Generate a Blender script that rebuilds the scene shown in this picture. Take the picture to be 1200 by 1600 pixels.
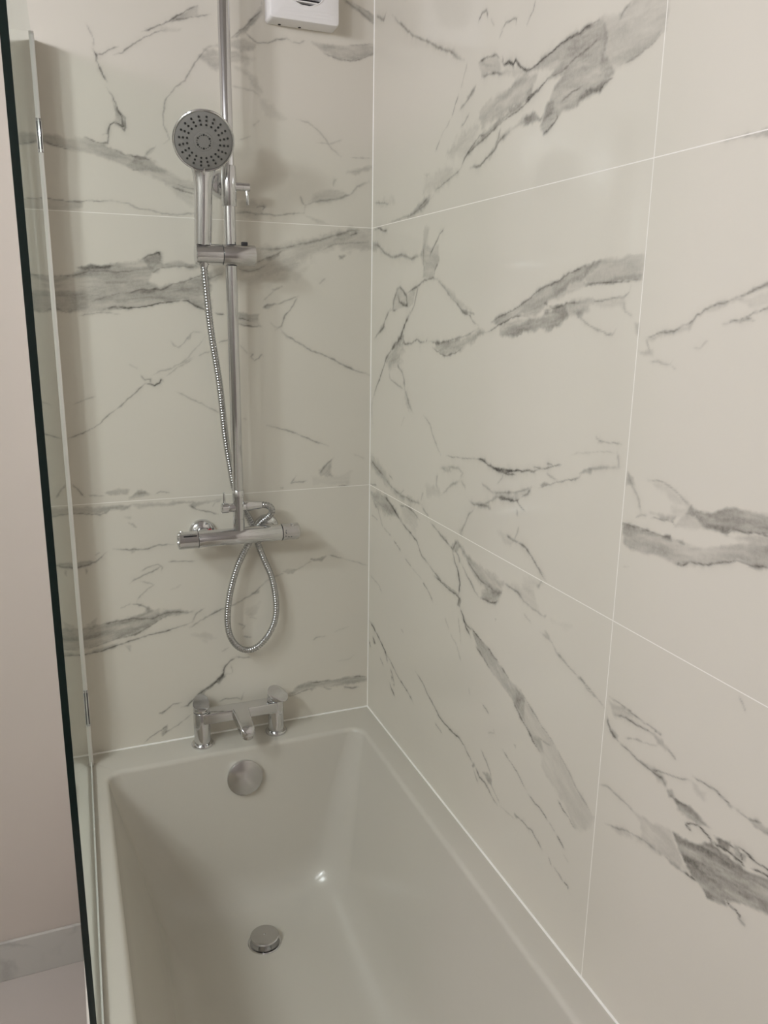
import bpy, bmesh, math, random
import numpy as np
from mathutils import Vector, Matrix

# ------------------------------------------------------------------ camera, world, lamps, exposure
for o in list(bpy.data.objects):
    bpy.data.objects.remove(o, do_unlink=True)
scene = bpy.context.scene
COL = scene.collection

cam_data = bpy.data.cameras.new('camera')
cam = bpy.data.objects.new('camera', cam_data)
COL.objects.link(cam)
cam_data.sensor_fit = 'HORIZONTAL'
cam_data.sensor_width = 36.0
cam_data.lens = 36.0 * 1252.65 / 1200.0
cam_data.clip_start = 0.02
RC = ((0.92853959, 0.07675836, -0.36321122),
      (-0.37096156, 0.22928489, -0.89989775),
      (0.01420417, 0.97032809, 0.24137449))
cam.matrix_world = Matrix(((RC[0][0], RC[0][1], RC[0][2], -0.69155),
                           (RC[1][0], RC[1][1], RC[1][2], -1.80977),
                           (RC[2][0], RC[2][1], RC[2][2], 1.56280),
                           (0, 0, 0, 1)))
scene.camera = cam

vs = scene.view_settings
vs.view_transform = 'Standard'
vs.look = 'None'
vs.gamma = 1.0
vs.use_curve_mapping = False
vs.exposure = 0.0

world = bpy.data.worlds.new('world')
scene.world = world
world.use_nodes = True
world.node_tree.nodes['Background'].inputs[0].default_value = (0.5, 0.5, 0.5, 1)
world.node_tree.nodes['Background'].inputs[1].default_value = 0.1

CEIL = 2.40
def ceiling_or_fill_lamp(name, x, y, z, watts, radius, color=(0.985, 1.0, 1.062)):
    d = bpy.data.lights.new(name, 'POINT')
    d.shadow_soft_size = radius
    d.energy = watts
    d.color = color
    o = bpy.data.objects.new(name, d)
    o.location = (x, y, z)
    COL.objects.link(o)
    return o
ceiling_or_fill_lamp('ceiling_or_fill_lamp', -1.75, -1.00, 2.28, 30.0, 0.10)
ceiling_or_fill_lamp('ceiling_or_fill_lamp', -2.00, -1.80, 2.28, 40.0, 0.10)
ceiling_or_fill_lamp('ceiling_or_fill_lamp', -1.45, -1.60, 2.28, 9.0, 0.10)  # extra fill lamp, added to soften the shadows of the other two
scene.cycles.max_bounces = 16
scene.cycles.diffuse_bounces = 8
scene.cycles.transparent_max_bounces = 16
scene.cycles.blur_glossy = 0.3
scene.cycles.sample_clamp_indirect = 6.0

RIM = 0.55          # height of the bath rim above the floor

# ------------------------------------------------------------------ helpers
def link_mesh(name, bm, mat, parent=None, smooth=35.0):
    me = bpy.data.meshes.new(name)
    bmesh.ops.recalc_face_normals(bm, faces=bm.faces)
    org = Vector((0, 0, 0))
    p = parent
    while p is not None:
        org += Vector(p.location)
        p = p.parent
    if org.length > 0:
        bmesh.ops.translate(bm, verts=bm.verts, vec=-org)
    bm.to_mesh(me)
    bm.free()
    if smooth:
        me.polygons.foreach_set('use_smooth', [True] * len(me.polygons))
        me.set_sharp_from_angle(angle=math.radians(smooth))
    mats = mat if isinstance(mat, (list, tuple)) else [mat]
    for m in mats:
        me.materials.append(m)
    o = bpy.data.objects.new(name, me)
    COL.objects.link(o)
    if parent is not None:
        o.parent = parent
    return o

def thing(name, loc, label, category, group=None):
    o = bpy.data.objects.new(name, None)
    o.location = loc
    o.empty_display_size = 0.05
    COL.objects.link(o)
    o['label'] = label
    o['category'] = category
    if group:
        o['group'] = group
    return o

def tag(o, label, category):
    o['label'] = label
    o['category'] = category
    return o

def structure(name, bm, mat, smooth=0):
    o = link_mesh(name, bm, mat, None, smooth)
    o['kind'] = 'structure'
    return o

def add_box(bm, x0, x1, y0, y1, z0, z1, bevel=0.0, seg=2, mi=0):
    r = bmesh.ops.create_cube(bm, size=1.0)
    vs_ = r['verts']
    for v in vs_:
        v.co = Vector(((x0 + x1) / 2 + v.co.x * (x1 - x0), (y0 + y1) / 2 + v.co.y * (y1 - y0), (z0 + z1) / 2 + v.co.z * (z1 - z0)))
    if bevel > 0:
        es = list({e for v in vs_ for e in v.link_edges})
        r = bmesh.ops.bevel(bm, geom=es, offset=bevel, segments=seg, profile=0.5, affect='EDGES')
    return vs_

def frame(axis):
    a = Vector(axis).normalized()
    h = Vector((0, 0, 1)) if abs(a.z) < 0.9 else Vector((0, -1, 0))
    u = h.cross(a).normalized()
    return u, a.cross(u).normalized(), a

def add_lathe(bm, origin, axis, prof, n=40, sx=1.0, sy=1.0):
    """prof: (radius, distance along axis); closed at the ends where radius is 0 or capped flat."""
    u, v, a = frame(axis)
    o = Vector(origin)
    rings = []
    for r, h in prof:
        if r <= 1e-7:
            rings.append([bm.verts.new(o + a * h)])
        else:
            rings.append([bm.verts.new(o + a * h + u * (r * sx * math.cos(2 * math.pi * k / n)) + v * (r * sy * math.sin(2 * math.pi * k / n))) for k in range(n)])
    for A, B in zip(rings, rings[1:]):
        for k in range(n):
            k2 = (k + 1) % n
            if len(A) == 1 and len(B) == 1:
                continue
            if len(A) == 1:
                bm.faces.new((A[0], B[k], B[k2]))
            elif len(B) == 1:
                bm.faces.new((A[k], B[0], A[k2]))
            else:
                bm.faces.new((A[k], B[k], B[k2], A[k2]))
    if len(rings[0]) > 1:
        bm.faces.new(list(reversed(rings[0])))
    if len(rings[-1]) > 1:
        bm.faces.new(rings[-1])

def rod(r, length, b=0.0012, start=0.0):
    return [(0, start), (r - b, start), (r - b * 0.3, start + b * 0.3), (r, start + b), (r, start + length - b), (r - b * 0.3, start + length - b * 0.3), (r - b, start + length), (0, start + length)]

def smooth_path(pts, per=12):
    P = [Vector(p) for p in pts]
    P = [P[0] * 2 - P[1]] + P + [P[-1] * 2 - P[-2]]
    out = []
    for i in range(1, len(P) - 2):
        p0, p1, p2, p3 = P[i - 1], P[i], P[i + 1], P[i + 2]
        for k in range(per):
            t = k / per
            out.append(0.5 * ((2 * p1) + (p2 - p0) * t + (2 * p0 - 5 * p1 + 4 * p2 - p3) * t * t + (3 * p1 - p0 - 3 * p2 + p3) * t ** 3))
    out.append(P[-2].copy())
    return out

def resample(path, step):
    L = [0.0]
    for a, b in zip(path, path[1:]):
        L.append(L[-1] + (b - a).length)
    n = max(2, int(L[-1] / step))
    out, j = [], 0
    for k in range(n + 1):
        s = L[-1] * k / n
        while j < len(L) - 2 and L[j + 1] < s:
            j += 1
        t = (s - L[j]) / max(1e-9, L[j + 1] - L[j])
        out.append(path[j].lerp(path[j + 1], t))
    return out

def add_tube(bm, path, radius, n=14, sx=None):
    """radius: number or list; sx: optional (wide, deep) factors list for elliptical sections"""
    m = len(path)
    R_ = [radius] * m if not isinstance(radius, (list, tuple)) else radius
    t = [(path[min(i + 1, m - 1)] - path[max(i - 1, 0)]).normalized() for i in range(m)]
    u = frame(t[0])[0]
    rings = []
    for i in range(m):
        u = (u - t[i] * u.dot(t[i])).normalized()
        w = t[i].cross(u)
        a, b = (1, 1) if sx is None else sx[i]
        rings.append([bm.verts.new(path[i] + (u * math.cos(2 * math.pi * k / n) * a + w * math.sin(2 * math.pi * k / n) * b) * R_[i]) for k in range(n)])
    for A, B in zip(rings, rings[1:]):
        for k in range(n):
            bm.faces.new((A[k], A[(k + 1) % n], B[(k + 1) % n], B[k]))
    bm.faces.new(list(reversed(rings[0])))
    bm.faces.new(rings[-1])

# ------------------------------------------------------------------ materials
def new_mat(name):
    m = bpy.data.materials.new(name)
    m.use_nodes = True
    nt = m.node_tree
    b = nt.nodes['Principled BSDF']
    return m, nt, b

def plain(name, col, rough=0.4, metal=0.0, noise=0.0, scale=30.0, spec=0.5, coat=0.0):
    m, nt, b = new_mat(name)
    b.inputs['Roughness'].default_value = rough
    b.inputs['Metallic'].default_value = metal
    b.inputs['Specular IOR Level'].default_value = spec
    b.inputs['Coat Weight'].default_value = coat
    if noise > 0:
        tc = nt.nodes.new('ShaderNodeTexCoord')
        nz = nt.nodes.new('ShaderNodeTexNoise')
        nz.inputs['Scale'].default_value = scale
        nz.inputs['Detail'].default_value = 4
        nt.links.new(tc.outputs['Object'], nz.inputs['Vector'])
        mx = nt.nodes.new('ShaderNodeMix')
        mx.data_type = 'RGBA'
        mx.inputs[6].default_value = (*[c * (1 - noise) for c in col], 1)
        mx.inputs[7].default_value = (*[min(1, c * (1 + noise)) for c in col], 1)
        nt.links.new(nz.outputs['Fac'], mx.inputs[0])
        nt.links.new(mx.outputs[2], b.inputs['Base Color'])
    else:
        b.inputs['Base Color'].default_value = (*col, 1)
    return m

def mnode(nt, op, a, b=None, c=None):
    n = nt.nodes.new('ShaderNodeMath')
    n.operation = op
    for i, v in enumerate((a, b, c)):
        if v is None:
            continue
        if isinstance(v, (int, float)):
            n.inputs[i].default_value = v
        else:
            nt.links.new(v, n.inputs[i])
    return n.outputs[0]

TILE = (0.685, 0.648, 0.574)
def tile_material(name, joints):
    """polished white marble-look porcelain; the vein amount is stored on the surface, grout joints at fixed places"""
    m, nt, b = new_mat(name)
    at = nt.nodes.new('ShaderNodeAttribute')
    at.attribute_name = 'vein'
    tc = nt.nodes.new('ShaderNodeTexCoord')
    nz = nt.nodes.new('ShaderNodeTexNoise')
    nz.inputs['Scale'].default_value = 160
    nz.inputs['Detail'].default_value = 5
    nz.inputs['Roughness'].default_value = 0.7
    nt.links.new(tc.outputs['Object'], nz.inputs['Vector'])
    g = mnode(nt, 'MULTIPLY_ADD', nz.outputs['Fac'], 0.9, 0.55)
    v = mnode(nt, 'MULTIPLY', at.outputs['Fac'], g)
    v.node.use_clamp = True
    cl = nt.nodes.new('ShaderNodeTexNoise')
    cl.inputs['Scale'].default_value = 3.0
    cl.inputs['Detail'].default_value = 3
    nt.links.new(tc.outputs['Object'], cl.inputs['Vector'])
    base = nt.nodes.new('ShaderNodeMix')
    base.data_type = 'RGBA'
    base.inputs[6].default_value = (*[c * 0.965 for c in TILE], 1)
    base.inputs[7].default_value = (*[c * 1.03 for c in TILE], 1)
    nt.links.new(cl.outputs['Fac'], base.inputs[0])
    mx = nt.nodes.new('ShaderNodeMix')
    mx.data_type = 'RGBA'
    nt.links.new(v, mx.inputs[0])
    nt.links.new(base.outputs[2], mx.inputs[6])
    mx.inputs[7].default_value = (0.085, 0.078, 0.068, 1)
    # grout
    sep = nt.nodes.new('ShaderNodeSeparateXYZ')
    nt.links.new(tc.outputs['Object'], sep.inputs[0])
    d = None
    for ax, val in joints:
        k = mnode(nt, 'ABSOLUTE', mnode(nt, 'SUBTRACT', sep.outputs[ax], val))
        d = k if d is None else mnode(nt, 'MINIMUM', d, k)
    line = mnode(nt, 'LESS_THAN', d, 0.0007)
    gm = nt.nodes.new('ShaderNodeMix')
    gm.data_type = 'RGBA'
    nt.links.new(line, gm.inputs[0])
    nt.links.new(mx.outputs[2], gm.inputs[6])
    gm.inputs[7].default_value = (0.86, 0.83, 0.78, 1)
    nt.links.new(gm.outputs[2], b.inputs['Base Color'])
    rg = mnode(nt, 'MULTIPLY_ADD', line, 0.5, 0.10)
    nt.links.new(rg, b.inputs['Roughness'])
    b.inputs['Specular IOR Level'].default_value = 0.5
    bp = nt.nodes.new('ShaderNodeBump')
    bp.inputs['Strength'].default_value = 0.25
    bp.inputs['Distance'].default_value = 0.001
    bn = nt.nodes.new('ShaderNodeTexNoise')
    bn.inputs['Scale'].default_value = 9
    nt.links.new(tc.outputs['Object'], bn.inputs['Vector'])
    nt.links.new(bn.outputs['Fac'], bp.inputs['Height'])
    nt.links.new(bp.outputs['Normal'], b.inputs['Normal'])
    return m

M_TILE_END = tile_material('marble_tile_end', [(2, RIM + 0.6), (2, RIM + 1.2), (2, RIM + 1.8)])
M_TILE_SIDE = tile_material('marble_tile_side', [(2, RIM + 0.6), (2, RIM + 1.2), (2, RIM + 1.8), (1, -0.956), (1, -2.156)])
M_PAINT = plain('pink_white_paint', (0.52, 0.465, 0.405), 0.6, noise=0.015, scale=4)
M_BOUNCE_CUT_GREY = plain('bounce_cut_grey', (0.30, 0.275, 0.25), 0.6, noise=0.015, scale=4)  # invented dark tone for the unseen walls, cuts bounce light and darkens chrome reflections
M_CEIL = plain('ceiling_paint', (0.46, 0.44, 0.42), 0.7, noise=0.01, scale=4)
M_SILICONE = plain('white_silicone', (0.90, 0.88, 0.84), 0.35)
M_BATH = plain('white_acrylic', (0.585, 0.555, 0.495), 0.19, noise=0.01, scale=6)
M_CHROME = plain('chrome', (0.70, 0.70, 0.71), 0.09, 1.0)
M_CHROME_SOFT = plain('brushed_chrome', (0.62, 0.61, 0.61), 0.2, 1.0, noise=0.04, scale=60)
M_HOSE = plain('hose_metal', (0.50, 0.50, 0.50), 0.16, 1.0)
M_DARK_METAL = plain('dark_joint', (0.05, 0.05, 0.055), 0.4, 0.6)
M_GREY_PLASTIC = plain('grey_plastic', (0.25, 0.24, 0.23), 0.42, noise=0.04, scale=200)
M_NOZZLE = plain('dark_rubber', (0.025, 0.024, 0.023), 0.6)
M_RED = plain('red_plastic', (0.35, 0.01, 0.02), 0.4)
M_WHITE_PLASTIC = plain('white_plastic', (0.86, 0.84, 0.83), 0.35, noise=0.01, scale=40)
M_BLACK = plain('dark_void', (0.02, 0.017, 0.017), 0.8)
M_ALU = plain('satin_aluminium', (0.80, 0.78, 0.74), 0.32, 0.55)
M_GLASS_EDGE = plain('green_glass_edge', (0.002, 0.011, 0.009), 0.12)
M_SEAL = plain('clear_seal', (0.55, 0.55, 0.51), 0.35)

def glass_material():
    m, nt, b = new_mat('clear_glass')
    nt.nodes.remove(b)
    out = nt.nodes['Material Output']
    tr = nt.nodes.new('ShaderNodeBsdfTransparent')
    tr.inputs[0].default_value = (0.955, 0.986, 0.962, 1)
    gl = nt.nodes.new('ShaderNodeBsdfGlossy')
    gl.inputs['Color'].default_value = (0.97, 1.0, 0.985, 1)
    gl.inputs['Roughness'].default_value = 0.015
    geo = nt.nodes.new('ShaderNodeNewGeometry')
    dt = nt.nodes.new('ShaderNodeVectorMath')
    dt.operation = 'DOT_PRODUCT'
    nt.links.new(geo.outputs['Normal'], dt.inputs[0])
    nt.links.new(geo.outputs['Incoming'], dt.inputs[1])
    c = mnode(nt, 'ABSOLUTE', dt.outputs['Value'])
    f = mnode(nt, 'POWER', mnode(nt, 'SUBTRACT', 1.0, c), 5.0)
    f = mnode(nt, 'MULTIPLY_ADD', f, 0.96, 0.04)
    mx = nt.nodes.new('ShaderNodeMixShader')
    nt.links.new(f, mx.inputs[0])
    nt.links.new(tr.outputs[0], mx.inputs[1])
    nt.links.new(gl.outputs[0], mx.inputs[2])
    nt.links.new(mx.outputs[0], out.inputs['Surface'])
    return m
M_GLASS = glass_material()

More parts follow.
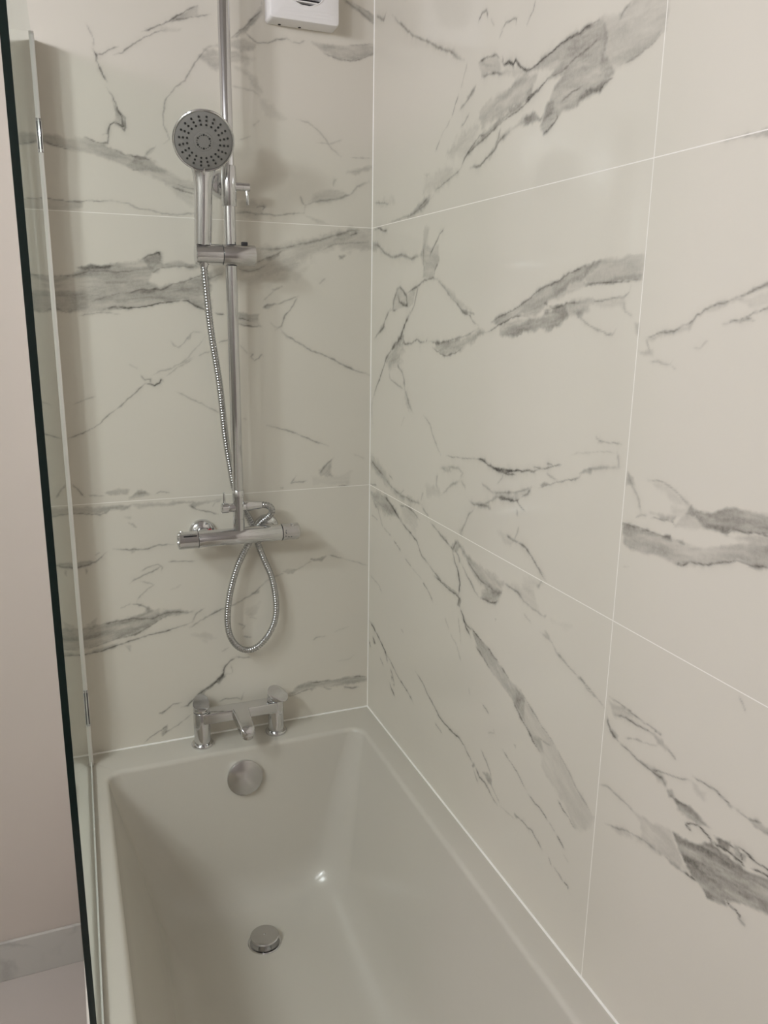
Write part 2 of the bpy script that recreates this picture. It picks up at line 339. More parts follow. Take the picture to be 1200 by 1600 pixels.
# ------------------------------------------------------------------ marble veins, in millimetres on each wall
# L width strength points : a thin line;  P softness strength points : a soft grey patch
VEINS_END = """
L 2.1 0.60 -583,2049 -577,2039 -576,2028 -569,2013 -560,1995
L 1.8 0.22 -592,2093 -581,2067 -582,2052
L 1.6 0.60 -562,1984 -553,1970 -544,1950 -536,1931 -536,1915 -552,1922 -560,1916 -565,1899 -575,1897
L 1.6 0.50 -562,1913 -566,1883 -580,1881 -585,1883 -609,1889
L 1.3 0.40 -545,1943 -531,1932 -532,1908 -539,1914
P 1.6 0.30 -555,1971 -546,1951 -531,1932 -532,1908 -552,1922 -546,1941
L 1.3 0.45 -577,2041 -567,2042 -553,2053 -536,2060
L 1.6 0.45 -545,2044 -529,2051 -512,2064 -489,2079 -469,2090 -444,2100
L 1.9 0.55 -490,2090 -472,2099 -452,2108 -435,2119 -425,2124 -400,2141 -378,2153
P 2.2 0.28 -437,2117 -400,2141 -378,2153 -378,2134 -406,2126 -429,2117
L 1.6 0.35 -429,2119 -403,2127 -378,2133 -352,2141
P 3.2 0.12 -483,2097 -444,2107 -410,2109 -416,2101 -452,2097
L 1.9 0.35 -354,2081 -369,2073 -387,2049 -399,2030 -409,2014 -429,2000 -435,1989 -450,1972 -456,1944 -456,1925 -445,1900 -457,1889
L 2.2 0.20 -472,1883 -486,1877 -496,1865
P 1.7 0.25 -492,1874 -472,1885 -478,1875 -496,1862
P 3.2 0.30 -708,1888 -677,1890 -641,1885 -609,1889 -583,1882 -561,1876 -535,1865 -496,1860 -457,1838 -460,1835 -509,1834 -547,1845 -579,1855 -617,1861 -656,1868 -684,1874 -710,1871
L 2.2 0.35 -562,1875 -535,1863 -510,1863 -496,1861 -479,1853
P 2.2 0.45 -518,1863 -496,1864 -487,1858 -507,1856
L 1.6 0.40 -684,1875 -663,1870 -637,1864
P 4.0 0.30 -509,1864 -490,1863 -462,1843 -431,1829 -399,1820 -379,1813 -379,1796 -412,1802 -447,1808 -483,1825 -514,1835 -533,1843
L 2.9 0.50 -449,1811 -435,1806 -418,1802 -397,1797
L 1.4 0.40 -435,1815 -417,1810 -397,1806
P 4.6 0.14 -450,1808 -397,1794 -398,1766 -436,1792
L 1.4 0.35 -522,1836 -508,1836
P 2.7 0.20 -741,1769 -684,1771 -650,1768 -620,1768 -621,1760 -640,1752 -688,1751 -743,1749
L 1.9 0.40 -741,1768 -702,1773 -684,1771 -650,1768 -626,1768 -601,1774 -593,1772 -565,1774
P 1.4 0.40 -604,1773 -592,1775 -589,1772 -598,1770
L 2.3 0.28 -565,1774 -532,1771 -515,1764 -487,1761 -467,1755 -435,1755 -402,1759 -362,1764
L 2.8 0.35 -318,1766 -287,1768 -271,1765 -243,1767 -217,1766 -191,1770 -162,1774
P 4.2 0.20 -308,1786 -274,1794 -249,1782 -265,1753 -284,1755 -312,1771
L 1.8 0.40 -271,1778 -255,1782 -250,1779 -255,1771
L 3.2 0.28 -162,1774 -158,1789 -142,1796 -108,1804 -78,1809 -54,1819 -37,1836 -9,1849
P 4.5 0.18 -141,1817 -98,1828 -71,1824 -57,1816 -81,1805 -115,1797 -145,1796
L 3.8 0.20 -95,1832 -91,1844 -85,1850
P 3.8 0.30 -68,1866 -37,1872 -3,1883 -3,1877 -37,1864 -64,1861
P 3.8 0.25 -158,1768 -128,1763 -105,1754 -129,1753
L 2.5 0.28 -171,1809 -161,1789
P 7.7 0.20 -276,1696 -251,1696 -205,1704 -139,1719 -74,1739 -50,1746 -5,1745 -1,1708 -57,1699 -91,1704 -125,1696 -179,1667 -193,1648 -249,1640 -303,1641 -315,1656 -277,1663
L 3.2 0.32 -273,1696 -244,1693 -205,1699 -159,1710 -108,1723 -74,1734 -57,1743 -5,1748
L 2.5 0.30 -277,1663 -248,1675 -225,1685 -205,1695
P 2.5 0.40 -248,1675 -219,1687 -222,1680 -245,1670
L 2.2 0.30 -315,1653 -290,1645 -268,1651 -245,1664
P 3.9 0.20 -78,1738 -36,1740 -57,1724 -91,1719
L 2.3 0.40 -57,1732 -36,1739
P 2.6 0.35 -81,1686 -67,1688 -71,1678 -79,1678
L 2.6 0.22 -125,1696 -91,1710 -57,1715 -8,1720
P 7.6 0.12 -316,1638 -186,1660 -139,1671 -180,1629 -239,1622 -298,1605 -317,1605
P 4.3 0.18 -384,1642 -343,1655 -344,1631 -376,1615
L 2.4 0.30 -379,1627 -344,1640
L 2.2 0.26 -176,1962 -150,1959 -131,1946 -114,1930 -101,1914 -75,1894
L 1.9 0.20 -54,1896 -24,1898 -3,1898
L 2.5 0.16 -131,1920 -105,1919 -71,1931
P 2.8 0.38 -311,2103 -286,2125 -268,2146 -248,2166 -247,2156 -262,2139 -274,2126 -284,2115 -299,2103
L 2.0 0.40 -311,2103 -286,2125 -271,2141 -248,2160
L 2.6 0.40 -284,2117 -272,2105 -257,2100 -236,2103 -217,2112 -196,2115 -186,2111
L 2.0 0.25 -186,2111 -168,2110 -155,2116
P 3.9 0.25 -370,2075 -343,2087 -317,2095 -287,2104 -263,2096 -266,2086 -296,2081 -317,2084 -344,2081
P 5.6 0.28 -376,2064 -350,2077 -338,2074 -303,2078 -264,2069 -282,2061 -315,2056 -345,2041 -360,2045
P 4.6 0.18 -315,2055 -288,2050 -259,2034 -253,2007 -259,1999 -271,2011 -283,2034 -303,2046
L 2.9 0.18 -316,2014 -293,2010 -271,2007 -256,2000
P 5.3 0.12 -259,1996 -229,1988 -201,1962 -220,1956 -245,1964
L 2.3 0.20 -301,1911 -274,1921
L 2.9 0.14 -257,1954 -273,1939
P 3.6 0.28 -69,2205 -52,2202 -1,2184 -1,2168 -33,2185 -62,2200
L 2.7 0.30 -72,2210 -46,2194 -3,2170
L 2.4 0.25 -56,2204 0,2184
P 3.0 0.30 -142,2116 -110,2116 -59,2119 -1,2128 0,2109 -29,2095 -58,2089 -91,2092 -117,2101 -133,2109
L 1.8 0.40 -123,2102 -104,2094 -75,2089 -55,2089 -29,2096 1,2110
L 2.1 0.20 -59,2119 1,2129
P 3.6 0.18 -120,2113 -91,2117 -91,2107 -114,2106
L 1.7 0.20 -249,2178 -246,2170
P 4.6 0.36 -736,1622 -685,1623 -655,1628 -632,1641 -604,1649 -567,1654 -513,1659 -507,1664 -474,1679 -469,1659 -430,1658 -397,1657 -398,1650 -443,1647 -464,1649 -491,1635 -500,1621 -481,1606 -417,1626 -371,1636 -373,1567 -401,1569 -422,1581 -446,1581 -524,1567 -565,1562 -610,1559 -666,1554 -742,1554
P 2.8 0.50 -641,1642 -604,1649 -568,1650 -582,1641 -605,1640 -632,1641
L 2.0 0.60 -610,1646 -593,1643 -571,1649
L 2.2 0.35 -685,1623 -661,1625 -636,1631 -619,1637 -560,1636 -519,1643
L 2.6 0.45 -513,1662 -501,1671 -477,1679 -472,1668
P 2.3 0.33 -510,1664 -474,1679 -472,1662 -491,1641 -499,1647
L 2.6 0.35 -502,1649 -491,1638 -476,1647 -446,1651 -398,1651
L 2.7 0.45 -563,1593 -540,1596 -522,1603 -493,1603 -478,1602 -457,1613 -432,1619 -408,1629 -371,1639
P 2.3 0.40 -525,1602 -484,1605 -493,1597 -522,1594
L 2.3 0.30 -615,1577 -586,1587 -557,1595
P 4.8 0.30 -448,1601 -418,1608 -393,1623 -371,1630 -372,1603 -418,1602
L 1.8 0.75 -596,1562 -564,1568 -556,1564 -524,1567 -500,1571 -479,1576 -455,1580 -440,1581
P 1.4 0.60 -587,1562 -557,1570 -547,1564 -565,1562
L 2.4 0.75 -440,1581 -422,1580 -407,1571 -389,1563 -374,1552
L 1.9 0.35 -742,1556 -699,1558 -685,1561 -669,1554 -652,1557
L 1.7 0.25 -645,1548 -611,1554 -585,1555 -562,1551
L 2.3 0.20 -546,1582 -505,1587 -464,1586
L 1.8 0.30 -462,1496 -457,1487 -448,1482 -438,1490 -425,1507
P 1.5 0.45 -430,1502 -420,1510 -422,1504 -427,1499
L 1.8 0.20 -425,1507 -412,1518 -394,1515
L 1.9 0.25 -405,1465 -393,1470 -377,1475
L 1.9 0.18 -453,1444 -427,1462 -404,1487 -388,1504
P 2.9 0.33 -316,1558 -268,1555 -271,1544 -263,1529 -299,1531 -317,1535
L 2.0 0.50 -366,1557 -345,1553
L 2.0 0.50 -316,1545 -301,1544 -290,1541
L 1.8 0.50 -315,1535 -299,1530 -266,1529
L 3.5 0.32 -259,1567 -247,1575 -228,1578
P 2.4 0.38 -259,1569 -247,1577 -228,1579 -234,1573 -253,1566
L 2.4 0.30 -228,1578 -207,1585 -179,1596
L 2.4 0.40 -179,1596 -191,1574 -196,1564 -210,1552 -218,1530 -232,1521
L 2.1 0.22 -244,1538 -232,1527 -220,1527
P 1.8 0.30 -237,1609 -215,1617 -219,1612 -234,1606
L 3.0 0.20 -113,1637 -128,1623
L 2.4 0.20 -258,1583 -234,1606
L 2.5 0.42 -220,1524 -211,1511 -196,1503 -167,1487 -148,1476 -123,1467 -94,1455 -74,1444 -34,1428 -3,1417
P 3.1 0.16 -217,1518 -196,1503 -167,1487 -161,1480 -192,1500 -211,1506
L 1.5 0.40 -291,1470 -284,1468 -289,1462 -280,1455 -270,1459 -264,1468 -260,1464
L 1.5 0.20 -313,1490 -303,1477 -294,1468
L 1.5 0.30 -362,1493 -350,1496 -338,1500
L 1.2 0.25 -311,1324 -303,1322
L 1.9 0.38 -257,1306 -233,1301 -195,1288 -163,1274 -130,1260 -107,1251
P 3.3 0.28 -131,1195 -97,1220 -101,1190 -97,1177 -128,1181
L 2.6 0.35 -94,1223 -117,1201 -131,1186
L 2.3 0.35 -187,1184 -199,1169 -171,1169 -161,1171
L 2.3 0.30 -226,1156 -217,1156
L 1.7 0.40 -84,1151 -56,1151
P 4.7 0.10 -151,1180 -84,1176 -50,1187 -56,1155 -144,1160
L 2.7 0.10 -43,1230 -15,1215
L 1.8 0.25 -670,1366 -646,1376 -623,1383
L 1.8 0.40 -689,1295 -666,1302 -645,1310 -621,1322 -612,1331 -590,1349 -575,1360
L 1.8 0.50 -575,1360 -550,1380 -531,1398 -521,1407
P 1.2 0.40 -581,1356 -571,1365 -572,1359
L 2.1 0.60 -521,1408 -509,1405 -501,1402 -491,1409 -486,1416 -482,1412
L 1.8 0.50 -529,1424 -521,1415 -509,1417 -509,1407
L 1.8 0.20 -508,1424 -487,1433 -462,1440 -437,1452 -415,1463
L 1.8 0.15 -552,1448 -537,1442 -535,1436
L 1.5 0.25 -475,1423 -450,1441 -418,1458
L 1.6 0.25 -459,1389 -434,1377 -410,1365 -388,1352 -360,1336
L 2.1 0.40 -685,1197 -674,1185 -661,1167
P 3.1 0.28 -616,1172 -592,1180 -568,1177 -575,1167 -605,1168
P 3.2 0.38 -569,1157 -550,1174 -532,1168 -519,1163 -545,1157
L 1.9 0.30 -513,1163 -501,1167 -482,1162 -485,1161
L 1.5 0.25 -655,1171 -620,1166
P 3.7 0.30 -712,1144 -627,1142 -567,1142 -571,1131 -613,1134 -632,1123 -678,1130 -713,1131
L 2.5 0.40 -722,1130 -684,1131 -655,1128 -631,1124 -613,1133
P 3.1 0.33 -621,1141 -567,1142 -567,1132 -598,1135
P 3.2 0.25 -564,1144 -502,1139 -458,1142 -426,1137 -509,1135 -552,1133
P 2.7 0.30 -439,1131 -399,1140 -360,1144 -367,1137 -406,1132 -433,1125
L 2.3 0.45 -442,1131 -426,1120 -404,1116 -391,1112 -374,1105
L 2.0 0.30 -387,1124 -380,1133 -367,1137
P 2.5 0.30 -584,1117 -565,1116 -569,1109
P 2.6 0.25 -575,1102 -563,1097 -558,1090 -570,1095
L 2.6 0.40 -610,1044 -576,1039 -555,1037 -536,1038 -513,1042 -478,1041
P 3.2 0.28 -576,1039 -560,1042 -555,1035 -570,1031
P 3.1 0.33 -686,1020 -668,1023 -651,1016 -672,1008 -687,1007
L 2.5 0.40 -722,1019 -702,1009 -684,1008 -666,1011 -648,1018 -632,1031 -622,1038
L 1.9 0.25 -650,1033 -637,1038
P 1.6 0.35 -670,1001 -666,998 -670,993
L 2.3 0.35 -581,958 -568,968 -549,975 -529,983 -509,995
L 2.3 0.28 -554,986 -541,993 -516,999 -506,991 -510,981
L 2.3 0.35 -492,1001 -480,1002 -464,1000 -431,997
L 2.0 0.25 -556,963 -537,956 -526,950 -548,935 -561,924 -565,914
P 2.7 0.25 -493,934 -467,943 -470,938 -490,931
L 2.3 0.40 -578,909 -565,907 -544,894
L 1.6 0.20 -603,902 -578,911
P 2.6 0.28 -677,875 -654,887 -661,871 -665,861 -674,864
P 4.7 0.36 -707,864 -661,868 -624,871 -580,878 -550,888 -544,896 -528,888 -502,882 -476,882 -443,874 -470,870 -503,871 -536,854 -582,834 -633,829 -664,819 -710,816
L 2.7 0.40 -661,866 -624,871 -580,876 -554,871 -529,871 -502,878 -476,878 -457,872 -442,876
L 2.3 0.35 -683,812 -655,821 -617,830 -576,835 -543,851 -509,868 -486,878
L 2.4 0.50 -720,807 -687,803 -650,805 -608,816 -570,825 -537,831 -505,834 -471,840 -444,849
L 2.8 0.35 -452,835 -424,850 -400,861 -369,875
L 2.4 0.30 -444,849 -437,866 -416,878
P 2.6 0.18 -684,808 -608,822 -621,809 -665,804
P 2.7 0.25 -602,815 -587,810 -589,799
P 5.6 0.12 -446,816 -412,819 -389,797 -413,793
L 2.7 0.35 -400,861 -380,871 -363,874 -346,879 -319,891 -295,904 -278,918 -264,929
P 2.1 0.38 -302,903 -282,911 -282,902 -299,901
L 2.8 0.25 -264,929 -243,939 -219,945
P 2.1 0.38 -226,949 -209,953 -189,951 -198,943 -212,944
L 1.8 0.20 -189,949 -163,965 -149,969
P 2.1 0.38 -152,973 -135,973 -113,976 -124,967 -145,969
L 2.2 0.42 -102,979 -84,972 -70,967
L 1.8 0.25 -70,967 -44,957 -3,941
P 4.2 0.16 -317,864 -282,878 -290,854 -300,841 -320,854
L 2.8 0.30 -338,831 -321,820 -328,812
L 2.1 0.25 -310,842 -290,836
L 2.5 0.30 -325,794 -305,790
L 1.9 0.25 -150,761 -136,767 -114,765
L 1.5 0.15 -95,774 -51,783
L 1.9 0.12 -88,693 -50,693 -35,706
L 2.7 0.50 -391,683 -377,700 -374,720 -360,736 -344,743
L 2.7 0.40 -343,745 -331,740 -308,737
P 2.0 0.48 -394,688 -377,701 -371,697 -388,680
L 2.0 0.20 -377,701 -355,703 -357,725
P 2.9 0.33 -219,622 -190,640 -162,648 -134,643 -98,643 -62,642 -25,642 -3,636 -2,623 -25,621 -62,623 -98,622 -141,629 -173,626 -198,617 -217,615
L 2.5 0.45 -219,617 -198,617 -173,624 -148,629
L 2.2 0.45 -155,643 -127,642 -98,643
L 2.2 0.40 -47,644 -25,641 -3,635
P 2.2 0.48 -162,627 -148,629 -143,624 -155,621
P 2.2 0.38 -120,626 -98,618 -102,614 -114,619
L 2.6 0.40 -67,622 -62,616 -47,610 -25,610
L 2.1 0.40 -393,631 -373,637 -344,635 -334,628 -327,645
L 2.0 0.15 -379,763 -362,771
L 2.7 0.55 -374,711 -381,698 -398,683 -418,671 -437,660 -454,645 -464,635 -480,634
P 2.0 0.45 -378,705 -375,697 -402,677 -425,660 -437,660 -421,673 -391,693
L 2.0 0.35 -479,646 -498,645 -514,633 -527,627
P 2.0 0.42 -530,629 -517,632 -522,626
L 2.3 0.40 -571,558 -551,572 -529,583 -515,593
P 2.0 0.35 -529,580 -515,593 -517,574 -527,567
L 2.0 0.30 -527,572 -507,579 -485,593 -455,612
"""
